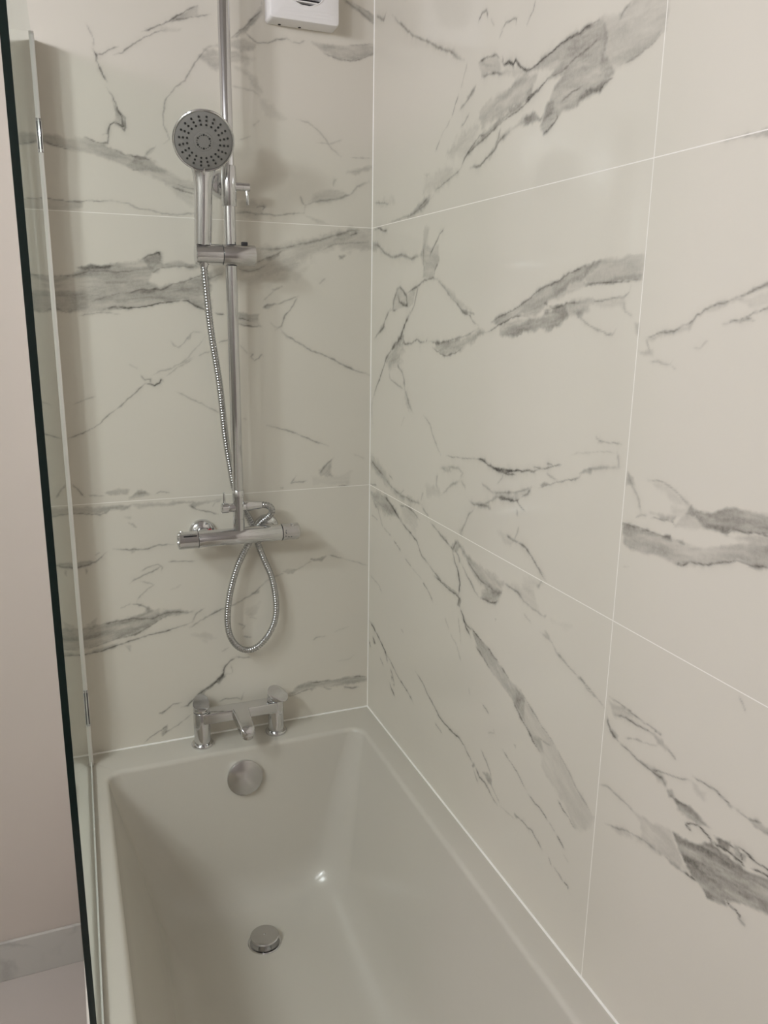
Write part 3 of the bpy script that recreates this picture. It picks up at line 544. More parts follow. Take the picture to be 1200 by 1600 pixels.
VEINS_SIDE = """
L 4.2 0.35 -9,2181 -56,2160 -69,2171
L 4.0 0.40 -100,2156 -153,2122 -210,2089 -249,2072 -286,2058 -322,2038 -377,2018 -397,2007 -435,1987
P 3.2 0.18 -363,2028 -396,2015 -435,1990 -397,2002
L 2.4 0.25 -448,1981 -437,1961 -427,1944
L 2.0 0.45 -418,1938 -407,1922 -395,1905
L 3.5 0.30 -481,1936 -464,1925 -450,1918 -423,1911
P 2.3 0.30 -452,1928 -484,1936 -476,1925 -453,1918
L 2.8 0.30 -461,1897 -444,1885 -432,1883
L 2.6 0.30 -348,1877 -331,1861
L 2.6 0.15 -392,1904 -348,1877
L 2.2 0.45 -483,2033 -494,2043 -510,2043 -516,2030
L 1.8 0.20 -525,2025 -539,2011
L 1.7 0.45 -563,2000 -575,2005 -595,2006 -609,2003 -608,1995
L 1.5 0.50 -645,1992 -655,1998 -662,2011
L 1.9 0.20 -639,1982 -647,1992
L 1.7 0.20 -557,1989 -566,1998
L 2.5 0.50 -489,1972 -527,1969 -551,1967 -565,1956
P 3.6 0.17 -489,1972 -551,1966 -565,1952 -562,1937 -502,1949
P 3.6 0.28 -506,1964 -545,1953 -529,1954
L 3.2 0.42 -502,1946 -541,1942 -577,1933
L 2.7 0.80 -568,1953 -576,1945 -591,1947 -604,1938 -611,1943 -626,1930 -646,1921 -659,1919
L 2.0 0.60 -570,1960 -573,1948 -601,1942 -607,1933
P 4.6 0.14 -567,1940 -631,1925 -660,1916 -613,1920
P 4.8 0.30 -501,1895 -544,1903 -590,1907 -628,1917 -678,1907 -667,1890 -618,1876 -568,1870 -510,1866
P 4.9 0.42 -483,1846 -527,1858 -568,1870 -617,1878 -662,1895 -668,1881 -632,1871 -599,1866 -559,1857 -511,1846 -466,1833
L 2.3 0.58 -729,1901 -705,1896 -685,1886 -655,1877 -628,1869 -594,1865 -569,1860
L 2.3 0.50 -527,1853 -505,1855 -483,1846 -466,1836 -449,1826 -437,1814
L 3.1 0.50 -569,1862 -533,1850 -489,1840 -454,1830 -440,1819
P 4.1 0.38 -541,1821 -571,1840 -620,1848 -670,1861 -684,1851 -649,1847 -611,1843 -572,1831 -542,1814
L 2.9 0.50 -601,1842 -572,1836 -557,1824 -531,1815 -504,1807 -474,1809
L 2.5 0.32 -575,1854 -566,1837 -557,1826
L 2.6 0.35 -440,1814 -400,1803 -367,1797 -333,1790
P 9.7 0.18 -433,1873 -503,1872 -483,1846 -442,1832 -398,1834 -383,1849
P 10.7 0.16 -280,1820 -385,1822 -425,1808 -354,1793 -281,1793
P 3.7 0.28 -279,1826 -302,1823 -295,1815
P 3.4 0.40 -650,1919 -668,1922 -705,1930 -749,1937 -800,1940 -832,1938 -844,1918 -841,1891 -864,1865 -836,1850 -812,1850 -787,1843 -748,1843 -737,1837 -705,1819 -695,1836 -713,1863 -728,1881 -746,1891 -709,1895 -721,1905 -682,1915
P 3.8 0.26 -828,1941 -875,1929 -897,1944 -959,1925 -958,1888 -941,1883 -913,1874 -876,1871 -852,1860 -832,1884 -839,1910
L 2.3 0.75 -641,1922 -659,1920 -681,1922 -710,1929 -741,1934 -775,1935 -801,1937 -823,1939
P 2.7 0.38 -775,1937 -815,1938 -808,1935 -783,1932
L 1.9 0.40 -709,1895 -746,1897 -768,1904 -811,1912 -838,1918
L 2.2 0.55 -705,1896 -689,1889 -668,1883 -645,1879
P 2.1 0.55 -807,1857 -842,1859 -836,1852 -811,1852
L 1.5 0.50 -836,1852 -845,1858 -862,1860
L 1.7 0.45 -743,1857 -773,1864 -795,1865
P 2.7 0.38 -789,1855 -807,1856 -808,1851 -787,1845
L 2.4 0.55 -701,1820 -725,1828 -737,1837 -734,1844
P 2.4 0.38 -709,1864 -726,1860 -724,1844 -694,1845
P 3.2 0.38 -648,1854 -675,1860 -684,1851 -703,1843 -676,1844 -649,1845
L 1.4 0.30 -869,1928 -883,1939
P 2.4 0.25 -865,1932 -886,1940 -875,1926 -866,1925
L 1.8 0.28 -876,1873 -913,1875 -941,1883 -957,1889
P 4.8 0.30 -202,1754 -228,1764 -254,1771 -286,1780 -316,1784 -299,1769 -281,1759 -229,1754
L 3.2 0.40 -298,1779 -261,1766 -275,1757
L 3.7 0.30 -328,1783 -280,1766 -209,1756 -100,1753
P 9.2 0.16 -9,1801 -113,1800 -136,1790 -75,1791
L 3.3 0.30 -9,1804 -42,1800 -106,1790
L 3.8 0.50 -11,1745 -44,1748 -69,1739 -89,1737 -89,1730
L 5.0 0.40 -4,1718 -37,1710 -79,1690 -118,1681 -177,1681 -227,1671 -280,1677
P 5.9 0.25 -3,1721 -37,1716 -54,1700 -4,1701
P 3.9 0.25 -278,1696 -304,1692 -335,1683 -353,1689 -361,1657 -338,1646 -333,1631 -283,1630 -288,1653 -273,1674
P 4.8 0.18 -289,1728 -314,1724 -304,1692 -279,1689
L 2.7 0.50 -379,1720 -357,1706 -341,1692 -323,1679 -318,1669
L 3.1 0.30 -355,1657 -341,1645 -336,1631
L 3.2 0.25 -285,1693 -287,1658 -295,1642
L 3.7 0.50 -203,1603 -230,1609 -264,1617 -296,1626 -333,1630 -354,1626
L 3.4 0.35 -354,1626 -382,1612 -417,1590
L 2.4 0.45 -417,1590 -446,1578 -468,1565 -495,1559 -506,1550 -526,1544
P 2.8 0.38 -457,1568 -478,1571 -510,1563 -474,1562
P 4.3 0.18 -363,1625 -411,1604 -499,1568 -468,1571 -412,1592
L 3.6 0.50 -151,1612 -170,1616 -188,1608 -203,1599 -211,1578 -190,1578 -167,1587 -156,1603
P 2.7 0.25 -127,1570 -130,1587 -151,1612 -173,1614 -210,1600 -251,1613 -245,1591 -239,1578 -204,1576 -161,1570
P 2.7 0.38 -171,1587 -211,1581 -208,1576 -183,1578
L 3.2 0.40 -152,1609 -134,1587 -131,1567 -153,1570
L 3.4 0.35 -264,1617 -258,1602 -246,1578 -226,1562
L 4.5 0.55 -226,1562 -206,1545 -189,1526 -179,1511 -157,1499 -119,1477
L 4.4 0.45 -115,1570 -84,1544 -77,1532 -44,1516 -19,1503
P 3.9 0.33 -76,1546 -89,1529 -44,1516 -60,1531
L 2.8 0.20 -146,1570 -115,1567
P 4.6 0.42 -164,1514 -193,1515 -201,1498 -142,1487
L 3.5 0.45 -189,1515 -201,1498 -237,1500 -263,1509 -284,1504 -310,1506
L 2.5 0.50 -310,1506 -313,1512
P 6.5 0.33 -96,1463 -157,1495 -194,1499 -202,1485 -181,1470 -196,1461 -159,1449 -113,1440
L 3.5 0.45 -178,1515 -127,1485 -96,1463 -80,1441 -56,1412 -31,1385 -14,1364
L 2.7 0.20 -14,1364 -6,1341 -16,1297
L 4.6 0.40 -159,1452 -190,1437 -201,1423 -206,1404
L 2.8 0.30 -113,1437 -122,1418 -169,1407 -199,1403
L 5.4 0.30 -206,1404 -222,1382 -237,1367 -252,1357
P 5.4 0.22 -207,1386 -244,1368 -230,1357
L 2.5 0.30 -306,1359 -339,1346 -353,1326 -374,1305 -393,1290
L 1.9 0.30 -417,1292 -446,1295 -496,1301 -537,1306
L 2.3 0.10 -188,1320 -209,1346
L 2.6 0.60 -532,1305 -562,1310 -582,1305 -611,1302 -647,1306 -706,1317
P 2.1 0.48 -547,1309 -572,1312 -577,1306 -557,1306
L 1.9 0.40 -592,1299 -620,1302 -647,1302 -682,1306
L 1.3 0.20 -638,1303 -635,1290 -618,1278
P 4.3 0.36 -360,1508 -418,1513 -483,1520 -532,1535 -551,1531 -514,1516 -473,1503 -442,1489 -397,1482 -355,1493
L 2.3 0.45 -342,1497 -367,1488 -400,1483 -447,1492 -468,1503
L 3.0 0.35 -322,1508 -372,1506 -418,1514 -482,1525 -527,1537
P 3.9 0.45 -347,1508 -377,1509 -372,1502 -354,1503
P 3.3 0.36 -572,1550 -599,1561 -624,1567 -669,1580 -699,1592 -727,1605 -766,1612 -792,1622 -829,1631 -865,1635 -831,1615 -806,1612 -788,1598 -755,1585 -738,1576 -706,1560 -675,1561 -642,1559 -600,1546
L 2.2 0.50 -572,1550 -599,1559 -641,1570 -680,1582 -706,1595 -731,1604 -766,1611 -792,1620 -829,1630 -853,1635
P 2.7 0.26 -829,1631 -853,1635 -904,1638 -956,1637 -956,1608 -920,1606 -875,1607 -836,1603 -831,1617
P 3.0 0.18 -745,1612 -831,1615 -833,1603 -769,1585
P 1.8 0.42 -832,1607 -863,1608 -897,1610 -898,1605 -863,1605 -839,1602
L 2.0 0.45 -836,1605 -863,1606 -898,1606 -925,1607 -954,1608
P 1.7 0.22 -896,1615 -954,1614 -954,1608 -898,1606
P 3.3 0.42 -600,1541 -651,1555 -721,1560 -757,1572 -791,1576 -799,1561 -780,1551 -771,1543 -723,1542 -678,1535 -658,1528 -602,1528
P 3.4 0.28 -736,1566 -790,1581 -853,1586 -857,1579 -837,1568 -825,1561 -799,1561
L 2.1 0.50 -555,1531 -600,1545 -634,1557 -658,1561 -687,1560
L 1.8 0.45 -732,1569 -764,1572 -791,1578 -823,1580
P 2.1 0.35 -731,1578 -741,1584 -742,1576 -784,1578 -781,1574 -749,1572
P 2.9 0.28 -812,1568 -849,1570 -838,1565 -829,1557 -822,1563
L 1.8 0.35 -853,1586 -860,1581 -878,1584 -897,1586 -922,1587 -930,1592 -934,1600
P 3.5 0.13 -857,1581 -898,1584 -922,1585 -927,1569 -913,1575 -873,1575
L 2.3 0.28 -825,1561 -845,1552 -871,1544 -889,1540 -904,1539 -911,1546
L 1.7 0.14 -920,1582 -925,1569 -942,1562
P 2.5 0.22 -948,1555 -955,1554 -957,1537 -950,1542
L 1.5 0.40 -658,1528 -674,1533
L 1.8 0.38 -970,1537 -981,1539 -999,1544 -1022,1548 -1036,1554
L 1.6 0.40 -1033,1554 -1044,1555 -1051,1559 -1056,1565 -1071,1571 -1085,1577 -1099,1580 -1112,1583
P 2.5 0.20 -975,1535 -999,1544 -1046,1552 -1056,1562 -1046,1549 -1014,1544 -984,1534
P 2.2 0.20 -1056,1565 -1085,1578 -1112,1585 -1116,1581 -1089,1573 -1060,1563
L 1.4 0.35 -1112,1583 -1129,1590 -1141,1594 -1163,1599
P 1.7 0.38 -1128,1591 -1141,1595 -1162,1601 -1163,1595 -1138,1592
P 2.6 0.14 -1116,1582 -1131,1583 -1164,1591 -1166,1577 -1134,1575
L 1.2 0.45 -1108,1558 -1120,1560 -1139,1567 -1167,1575
P 1.2 0.33 -1108,1557 -1133,1564 -1137,1560 -1120,1557
L 1.0 0.35 -1120,1557 -1132,1560 -1142,1559
L 0.9 0.12 -1096,1554 -1110,1557
L 1.7 0.25 -971,1535 -976,1528 -982,1519
P 3.0 0.18 -960,1521 -984,1522 -985,1516 -963,1517
L 1.3 0.20 -983,1507 -997,1509 -1017,1507 -1023,1511
L 1.2 0.14 -1017,1507 -1031,1500
L 1.1 0.14 -1056,1528 -1065,1528 -1079,1538
P 7.0 0.25 -9,1229 -98,1205 -148,1171 -203,1170 -290,1171 -256,1158 -173,1157 -90,1175 -10,1199
L 3.7 0.50 -10,1212 -46,1201 -90,1191
L 3.9 0.35 -90,1191 -132,1174 -188,1167 -241,1166 -311,1170
L 3.0 0.35 -123,1200 -147,1191
L 2.4 0.30 -195,1172 -214,1182
L 2.7 0.35 -2,1152 -47,1157
P 8.4 0.35 -12,1133 -100,1148 -166,1125 -198,1114 -127,1103 -67,1102 -22,1115
L 4.0 0.60 -100,1142 -142,1129 -175,1117 -199,1107
L 3.2 0.55 -199,1107 -252,1092 -288,1085 -304,1068 -318,1057 -352,1050
L 2.5 0.40 -352,1050 -392,1039 -418,1033 -455,1031 -490,1029
L 3.3 0.45 -189,1143 -249,1147 -271,1143 -300,1134
P 7.5 0.16 -197,1144 -263,1147 -292,1137 -280,1104 -221,1113
L 3.2 0.25 -22,1118 -58,1100 -77,1077 -94,1065
L 3.3 0.25 -14,1076 -59,1073
L 2.6 0.20 -94,1065 -145,1056
L 2.5 0.35 -158,1049 -202,1036
L 2.4 0.30 -226,1027 -264,1017
L 2.3 0.12 -264,1017 -321,1007
L 3.9 0.30 -311,1165 -346,1152
L 3.3 0.45 -353,1143 -392,1133 -424,1122 -454,1114
P 3.3 0.20 -386,1131 -423,1127 -430,1121
L 2.8 0.40 -476,1136 -460,1113 -448,1117
P 3.1 0.28 -448,1115 -470,1134 -493,1130 -478,1112 -461,1107
L 3.1 0.50 -458,1109 -474,1089 -486,1079 -493,1062 -497,1053 -490,1029
L 2.7 0.40 -472,1116 -484,1106 -493,1095
L 2.2 0.30 -496,1096 -519,1082 -542,1070 -559,1057
P 5.7 0.36 -481,1135 -516,1120 -569,1115 -620,1111 -658,1108 -646,1082 -614,1073 -578,1082 -540,1098 -506,1115
L 2.5 0.45 -517,1110 -550,1097 -577,1087 -617,1085 -641,1083
L 2.9 0.12 -658,1108 -720,1107
L 4.6 0.25 -389,1262 -436,1272 -470,1277 -490,1270 -477,1255
P 3.9 0.28 -401,1264 -436,1269 -437,1264 -414,1258
L 3.9 0.25 -478,1254 -444,1240 -422,1223 -405,1213
L 3.7 0.25 -381,1249 -376,1227 -383,1220
L 3.0 0.20 -483,1255 -500,1249 -503,1242
P 6.7 0.14 -328,1214 -379,1225 -405,1213 -393,1205 -336,1196
L 4.0 0.25 -304,1174 -310,1193 -316,1197
L 3.5 0.35 -518,1225 -539,1222 -569,1228 -599,1231
P 4.2 0.33 -539,1225 -579,1232 -599,1227 -570,1223
L 3.9 0.28 -569,1228 -602,1244 -620,1255 -661,1259 -690,1267
L 2.4 0.25 -561,1267 -591,1261 -610,1257
L 3.3 0.30 -540,1213 -520,1197 -506,1176 -491,1156
P 3.8 0.28 -474,1157 -496,1165 -497,1153
L 3.2 0.45 -625,1255 -661,1259 -669,1259
L 2.7 0.45 -683,1265 -692,1258 -705,1252 -714,1250
L 2.2 0.55 -626,1255 -635,1252 -657,1258 -666,1257 -687,1262 -695,1269
L 2.2 0.25 -689,1248 -692,1235
L 3.1 0.30 -698,1221 -691,1203 -686,1194
L 2.5 0.40 -659,1197 -681,1193 -694,1193
P 4.5 0.18 -627,1193 -659,1197 -690,1191 -674,1182 -646,1184
L 2.4 0.35 -694,1193 -720,1189 -742,1180 -759,1169 -772,1160 -788,1154
P 4.3 0.12 -606,1263 -673,1270 -721,1291 -726,1286 -715,1277 -687,1268 -630,1254
L 2.8 0.30 -602,1259 -673,1272 -706,1284 -729,1295
L 3.0 0.35 -695,1270 -719,1280 -727,1295
P 2.2 0.45 -752,1304 -766,1309 -778,1308 -759,1302
L 1.9 0.35 -748,1298 -778,1307 -802,1316 -836,1327 -855,1335 -860,1342
L 2.7 0.25 -768,1324 -783,1321 -802,1317
P 2.5 0.33 -854,1339 -866,1350 -881,1352 -879,1345 -860,1341
L 3.3 0.25 -866,1348 -899,1356 -925,1362 -942,1365
L 2.7 0.28 -934,1383 -938,1375 -939,1364
L 1.9 0.13 -831,1364 -857,1371 -899,1379 -934,1385
L 1.8 0.30 -889,1391 -895,1394 -915,1394 -941,1396
L 1.4 0.20 -883,1399 -895,1394
L 2.5 0.55 -578,1310 -607,1303 -639,1307 -694,1315 -730,1319 -756,1329
L 1.9 0.45 -756,1329 -792,1340 -806,1344
L 1.7 0.40 -730,1326 -756,1329
L 1.6 0.40 -767,1340 -785,1339
L 1.9 0.35 -617,1300 -653,1301 -678,1306
P 2.6 0.22 -959,1362 -971,1357 -972,1345 -960,1346
L 2.6 0.20 -967,1347 -982,1333 -990,1318
P 2.6 0.33 -958,1291 -988,1294 -1016,1295 -1047,1296 -1078,1297 -1108,1296 -1145,1314 -1207,1329 -1211,1306 -1178,1296 -1159,1297 -1138,1287 -1111,1277 -1082,1268 -1046,1266 -998,1262 -961,1263
P 2.1 0.16 -958,1291 -1016,1295 -1047,1295 -1019,1289 -959,1284
L 1.9 0.45 -958,1291 -988,1294 -1016,1294 -1028,1293
P 1.5 0.60 -1028,1293 -1051,1298 -1054,1292 -1038,1291
P 1.5 0.65 -1063,1295 -1073,1299 -1077,1294 -1068,1292
L 1.7 0.50 -1065,1267 -1078,1267 -1086,1272
L 1.7 0.45 -1078,1271 -1098,1276 -1119,1280 -1141,1290 -1159,1297 -1174,1297 -1211,1307
P 2.3 0.46 -1115,1342 -1135,1355 -1144,1355 -1168,1358 -1202,1360 -1205,1341 -1175,1334 -1150,1329 -1132,1324 -1108,1322 -1090,1330 -1089,1338
P 2.9 0.18 -1054,1310 -1065,1326 -1090,1335 -1116,1326 -1104,1320 -1075,1315
L 1.3 0.50 -1130,1326 -1139,1326 -1146,1330 -1172,1333 -1206,1339
P 3.2 0.22 -1136,1323 -1162,1326 -1205,1340 -1209,1317 -1176,1309 -1170,1321 -1152,1320
P 1.4 0.38 -1080,1342 -1084,1338 -1086,1331 -1073,1332
L 2.3 0.30 -999,1359 -1018,1362 -1042,1359 -1061,1351 -1080,1340
P 3.7 0.14 -1046,1334 -1080,1340 -1090,1332 -1065,1326 -1050,1320
P 3.1 0.14 -1002,1358 -1038,1358 -1071,1343 -1055,1336 -1035,1348 -1010,1354
L 1.5 0.40 -1013,1313 -1035,1315 -1048,1317 -1058,1313
P 2.3 0.22 -1010,1319 -1038,1322 -1056,1324 -1051,1316 -1030,1315
L 1.9 0.20 -961,1362 -971,1345 -986,1331 -993,1315
P 2.1 0.22 -960,1362 -972,1357 -976,1346 -959,1344
L 1.6 0.18 -982,1305 -991,1311 -1006,1315
P 1.2 0.30 -1080,1749 -1101,1749 -1137,1750 -1138,1741 -1110,1748 -1091,1747
L 1.0 0.30 -1066,1749 -1086,1748 -1108,1749
L 2.7 0.62 -474,1089 -486,1077 -495,1055 -493,1032
L 2.8 0.60 -380,1035 -412,1032 -443,1027 -479,1026 -496,1024 -491,1012 -500,1007
L 3.1 0.70 -498,1006 -516,994 -528,976 -546,964
P 2.3 0.45 -490,1026 -502,1022 -500,1007 -489,1009
L 2.7 0.50 -513,990 -533,981 -550,979
P 2.8 0.32 -549,984 -577,976 -598,974 -618,969 -658,957 -693,942 -725,936 -747,927 -751,892 -714,906 -686,916 -637,927 -579,948
L 2.2 0.60 -549,984 -577,976 -595,972
L 2.4 0.60 -613,970 -634,963 -658,959
L 2.0 0.40 -669,952 -693,942
L 2.2 0.40 -568,954 -632,930
P 3.2 0.28 -715,942 -747,934 -748,925 -723,913
L 2.3 0.50 -712,906 -729,898 -748,885
L 2.7 0.40 -322,1001 -349,993 -363,985 -377,975
P 4.9 0.42 -584,1068 -631,1089 -650,1088 -643,1068 -615,1055 -580,1052
L 2.8 0.60 -578,1053 -605,1056 -620,1058 -643,1069
L 2.2 0.40 -514,1083 -537,1071 -554,1058 -575,1052
L 2.5 0.25 -667,1108 -703,1106 -720,1100
L 3.4 0.70 -8,795 -41,786 -79,772 -115,758 -133,748
L 3.3 0.55 -115,758 -133,734
L 2.6 0.50 -133,752 -176,735 -209,723 -257,714 -296,700
P 2.3 0.70 -33,750 -56,752 -47,745
L 3.5 0.50 -32,761 -52,750
L 3.6 0.50 -9,737 -19,723
L 3.4 0.40 -85,724 -108,713
L 2.7 0.50 -151,728 -169,711 -178,695
P 2.2 0.65 -160,708 -170,709 -165,699
P 2.1 0.70 -170,691 -182,698 -178,688
L 3.8 0.50 -148,685 -170,674 -183,666
L 2.2 0.20 -9,918 -74,911 -92,896
L 2.0 0.25 -211,851 -227,848
L 1.7 0.25 -436,961 -455,943
L 2.0 0.25 -493,985 -501,960 -509,935
L 2.0 0.30 -493,923 -512,900
L 1.6 0.20 -462,937 -493,923
L 2.3 0.45 -299,783 -343,771 -365,759 -393,747 -427,735 -453,733
P 1.4 0.50 -634,1034 -641,1034 -637,1030
L 1.5 0.25 -604,850 -630,844
L 1.5 0.14 -549,860 -556,846
L 2.5 0.55 -405,740 -439,732 -483,732 -518,735 -542,730 -560,719 -583,712
P 2.0 0.65 -575,704 -583,716 -588,712 -581,702
L 2.6 0.50 -588,712 -606,699 -627,700 -649,690 -669,684 -677,683
P 3.0 0.33 -620,716 -635,725 -653,721 -652,707 -637,706
L 1.9 0.35 -584,700 -602,682
L 1.9 0.40 -606,759 -628,746 -642,734 -653,721
L 1.9 0.40 -632,703 -654,688
L 2.2 0.35 -652,709 -683,692
L 2.2 0.35 -407,710 -441,705
L 1.7 0.40 -685,801 -707,793 -735,786 -768,769
L 1.9 0.55 -777,765 -794,762 -815,760 -840,753
L 1.5 0.30 -840,753 -860,747
L 1.8 0.50 -864,746 -878,739 -888,734
L 2.3 0.50 -739,703 -757,704 -779,703 -792,706 -814,698 -827,691
P 1.7 0.38 -737,702 -750,705 -746,699
L 1.4 0.45 -861,807 -873,799 -892,795 -910,788
P 4.7 0.14 -698,926 -732,938 -790,914 -845,893 -905,857 -949,836 -956,834 -927,792 -910,788 -871,813 -840,822 -810,839 -808,853 -778,866 -728,895
L 1.8 0.35 -732,938 -768,923 -802,908 -843,894
L 1.7 0.28 -843,894 -867,879 -905,857 -949,836
L 1.9 0.55 -714,906 -737,890 -764,879 -782,868 -800,858
P 3.1 0.23 -765,876 -801,881 -815,864 -800,858 -778,866
L 1.8 0.20 -789,882 -832,888
P 2.6 0.23 -717,915 -734,921 -728,900
L 1.8 0.25 -605,851 -629,843
L 1.8 0.20 -628,804 -652,817 -646,825
P 1.3 0.50 -721,830 -727,832 -725,828
L 1.7 0.14 -684,685 -740,693
L 1.8 0.40 -846,692 -857,682
L 1.5 0.30 -864,685 -892,677
L 1.7 0.50 -892,678 -903,680 -905,674
L 1.2 0.14 -886,725 -901,721
L 2.2 0.30 -882,1034 -899,1031 -916,1024 -936,1022 -955,1016
L 1.9 0.40 -963,1037 -988,1039 -1013,1037 -1029,1036 -1052,1035 -1073,1035
P 3.4 0.20 -964,1029 -992,1038 -1013,1034 -998,1021 -977,1013
L 2.2 0.50 -979,1016 -1001,1025 -1021,1024 -1043,1028 -1059,1029
P 2.6 0.38 -1054,1028 -1074,1030 -1087,1023 -1082,1018 -1067,1019
L 1.5 0.50 -1058,1033 -1074,1034
L 1.5 0.30 -1086,1023 -1103,1016
L 2.6 0.50 -962,1008 -965,997 -973,989 -989,982
P 2.3 0.33 -971,995 -990,990 -991,980 -979,984
L 2.4 0.42 -989,982 -1013,980 -1037,977 -1063,977 -1082,976 -1095,968
P 3.1 0.25 -1037,979 -1069,983 -1091,977 -1089,969 -1070,974
L 1.5 0.35 -1057,978 -1081,985 -1109,994 -1128,1002
L 1.6 0.30 -1005,995 -1024,1004 -1040,1007
L 1.3 0.20 -1040,1007 -1067,1017
P 2.0 0.38 -1092,968 -1101,971 -1107,966 -1096,961
L 1.7 0.40 -1096,964 -1114,963 -1131,965
P 2.4 0.50 -1108,962 -1136,968 -1155,965 -1172,962 -1154,957 -1133,952 -1115,952
P 3.3 0.18 -1131,1003 -1155,1000 -1154,991 -1138,990
L 1.8 0.50 -1132,1010 -1151,1011 -1172,1013 -1185,1011 -1200,1009
P 1.3 0.38 -1185,1010 -1200,1010 -1196,1005
P 2.4 0.28 -1217,1007 -1230,1012 -1260,1017 -1263,1005 -1229,1003
L 1.3 0.40 -1200,1009 -1222,1008 -1239,1013
P 1.6 0.33 -1227,1003 -1261,1012 -1263,1005
L 1.2 0.28 -1186,1145 -1193,1137 -1198,1130
L 2.3 0.30 -959,895 -978,901 -996,900 -1021,900 -1039,896
P 3.7 0.23 -1038,898 -1067,902 -1106,916 -1126,897 -1140,881 -1127,873 -1097,873 -1059,869 -1049,890
P 4.5 0.18 -978,841 -1006,854 -1030,862 -1065,871 -1090,874 -1053,865 -1014,849
L 2.3 0.30 -978,841 -1023,860 -1059,869 -1091,872
P 2.1 0.55 -1110,916 -1131,919 -1156,928 -1173,946 -1197,944 -1229,945 -1269,961 -1276,918 -1240,905 -1215,893 -1204,887 -1210,881 -1192,871 -1177,869 -1169,875 -1150,880 -1135,889 -1123,900
L 1.8 0.80 -1130,942 -1133,939 -1141,938
L 1.6 0.60 -1130,941 -1142,948 -1152,954
L 2.0 0.85 -1151,954 -1160,952 -1168,949 -1175,947
P 2.1 0.55 -1176,956 -1190,960 -1201,963 -1198,953 -1185,950
L 1.7 0.80 -1175,947 -1187,949 -1199,951 -1210,951
L 1.4 0.75 -1195,959 -1209,960 -1218,959 -1222,950
L 1.2 0.70 -1206,963 -1226,966 -1239,964 -1268,968
L 1.4 0.70 -1206,950 -1215,949 -1227,947
L 1.7 0.85 -1234,953 -1245,956 -1269,962
P 2.0 0.38 -1204,959 -1226,963 -1226,952 -1211,948
P 2.2 0.45 -1171,875 -1184,878 -1189,872 -1177,869
L 1.9 0.80 -1206,889 -1211,885 -1221,884 -1227,882 -1226,877
L 1.4 0.30 -1226,877 -1238,877
L 1.4 0.65 -1137,876 -1148,877 -1158,878
P 1.9 0.33 -1102,874 -1137,877 -1153,878 -1138,874 -1111,869
L 2.7 0.35 -679,1196 -718,1190 -740,1181 -757,1170 -782,1160
P 4.8 0.14 -719,1140 -779,1150 -761,1133 -755,1117 -722,1120
L 2.8 0.30 -670,1108 -706,1107 -728,1099 -757,1095 -789,1093
P 2.3 0.28 -785,1094 -793,1099 -791,1091
P 6.1 0.10 -688,1116 -754,1126 -773,1096 -724,1097
L 2.8 0.22 -726,1077 -752,1070
P 2.9 0.25 -792,1071 -807,1068 -816,1060 -805,1060
L 2.6 0.20 -781,1064 -816,1060 -828,1049 -847,1044
L 2.2 0.30 -828,1051 -862,1041 -887,1035
L 1.8 0.45 -887,1035 -901,1032 -935,1023
P 4.4 0.08 -804,1094 -861,1106 -849,1093
L 1.4 0.10 -965,1232 -981,1237
P 2.3 0.33 -761,1137 -775,1149 -769,1136
L 3 .4 -1330,1500 -1420,1560 -1500,1575 -1620,1660
L 4 .4 -1380,980 -1460,900 -1580,860 -1700,770
P 10 .35 -1400,1210 -1500,1200 -1650,1260 -1640,1300 -1520,1270 -1400,1255
L 3 .4 -1700,2200 -1800,2050 -1950,2010 -2100,1850
P 12 .3 -1800,1450 -2000,1500 -2140,1600 -2130,1660 -1980,1570 -1820,1500
"""
_rng = np.random.default_rng(7)
_TAB = _rng.random((256, 256)).astype(np.float32)
def vnoise(x, y, s, ox=0.0):
    x = x / s + ox
    y = y / s + ox * 1.7
    xi = np.floor(x).astype(np.int64)
    yi = np.floor(y).astype(np.int64)
    fx = (x - xi).astype(np.float32)
    fy = (y - yi).astype(np.float32)
    fx = fx * fx * (3 - 2 * fx)
    fy = fy * fy * (3 - 2 * fy)
    a = _TAB[xi & 255, yi & 255]
    b = _TAB[(xi + 1) & 255, yi & 255]
    c = _TAB[xi & 255, (yi + 1) & 255]
    d = _TAB[(xi + 1) & 255, (yi + 1) & 255]
    return (a * (1 - fx) + b * fx) * (1 - fy) + (c * (1 - fx) + d * fx) * fy

def fnoise(x, y, s, o=0.0):
    return 0.5 * vnoise(x, y, s, o) + 0.28 * vnoise(x, y, s * 0.47, o + 13.3) + 0.22 * vnoise(x, y, s * 0.21, o + 31.1)

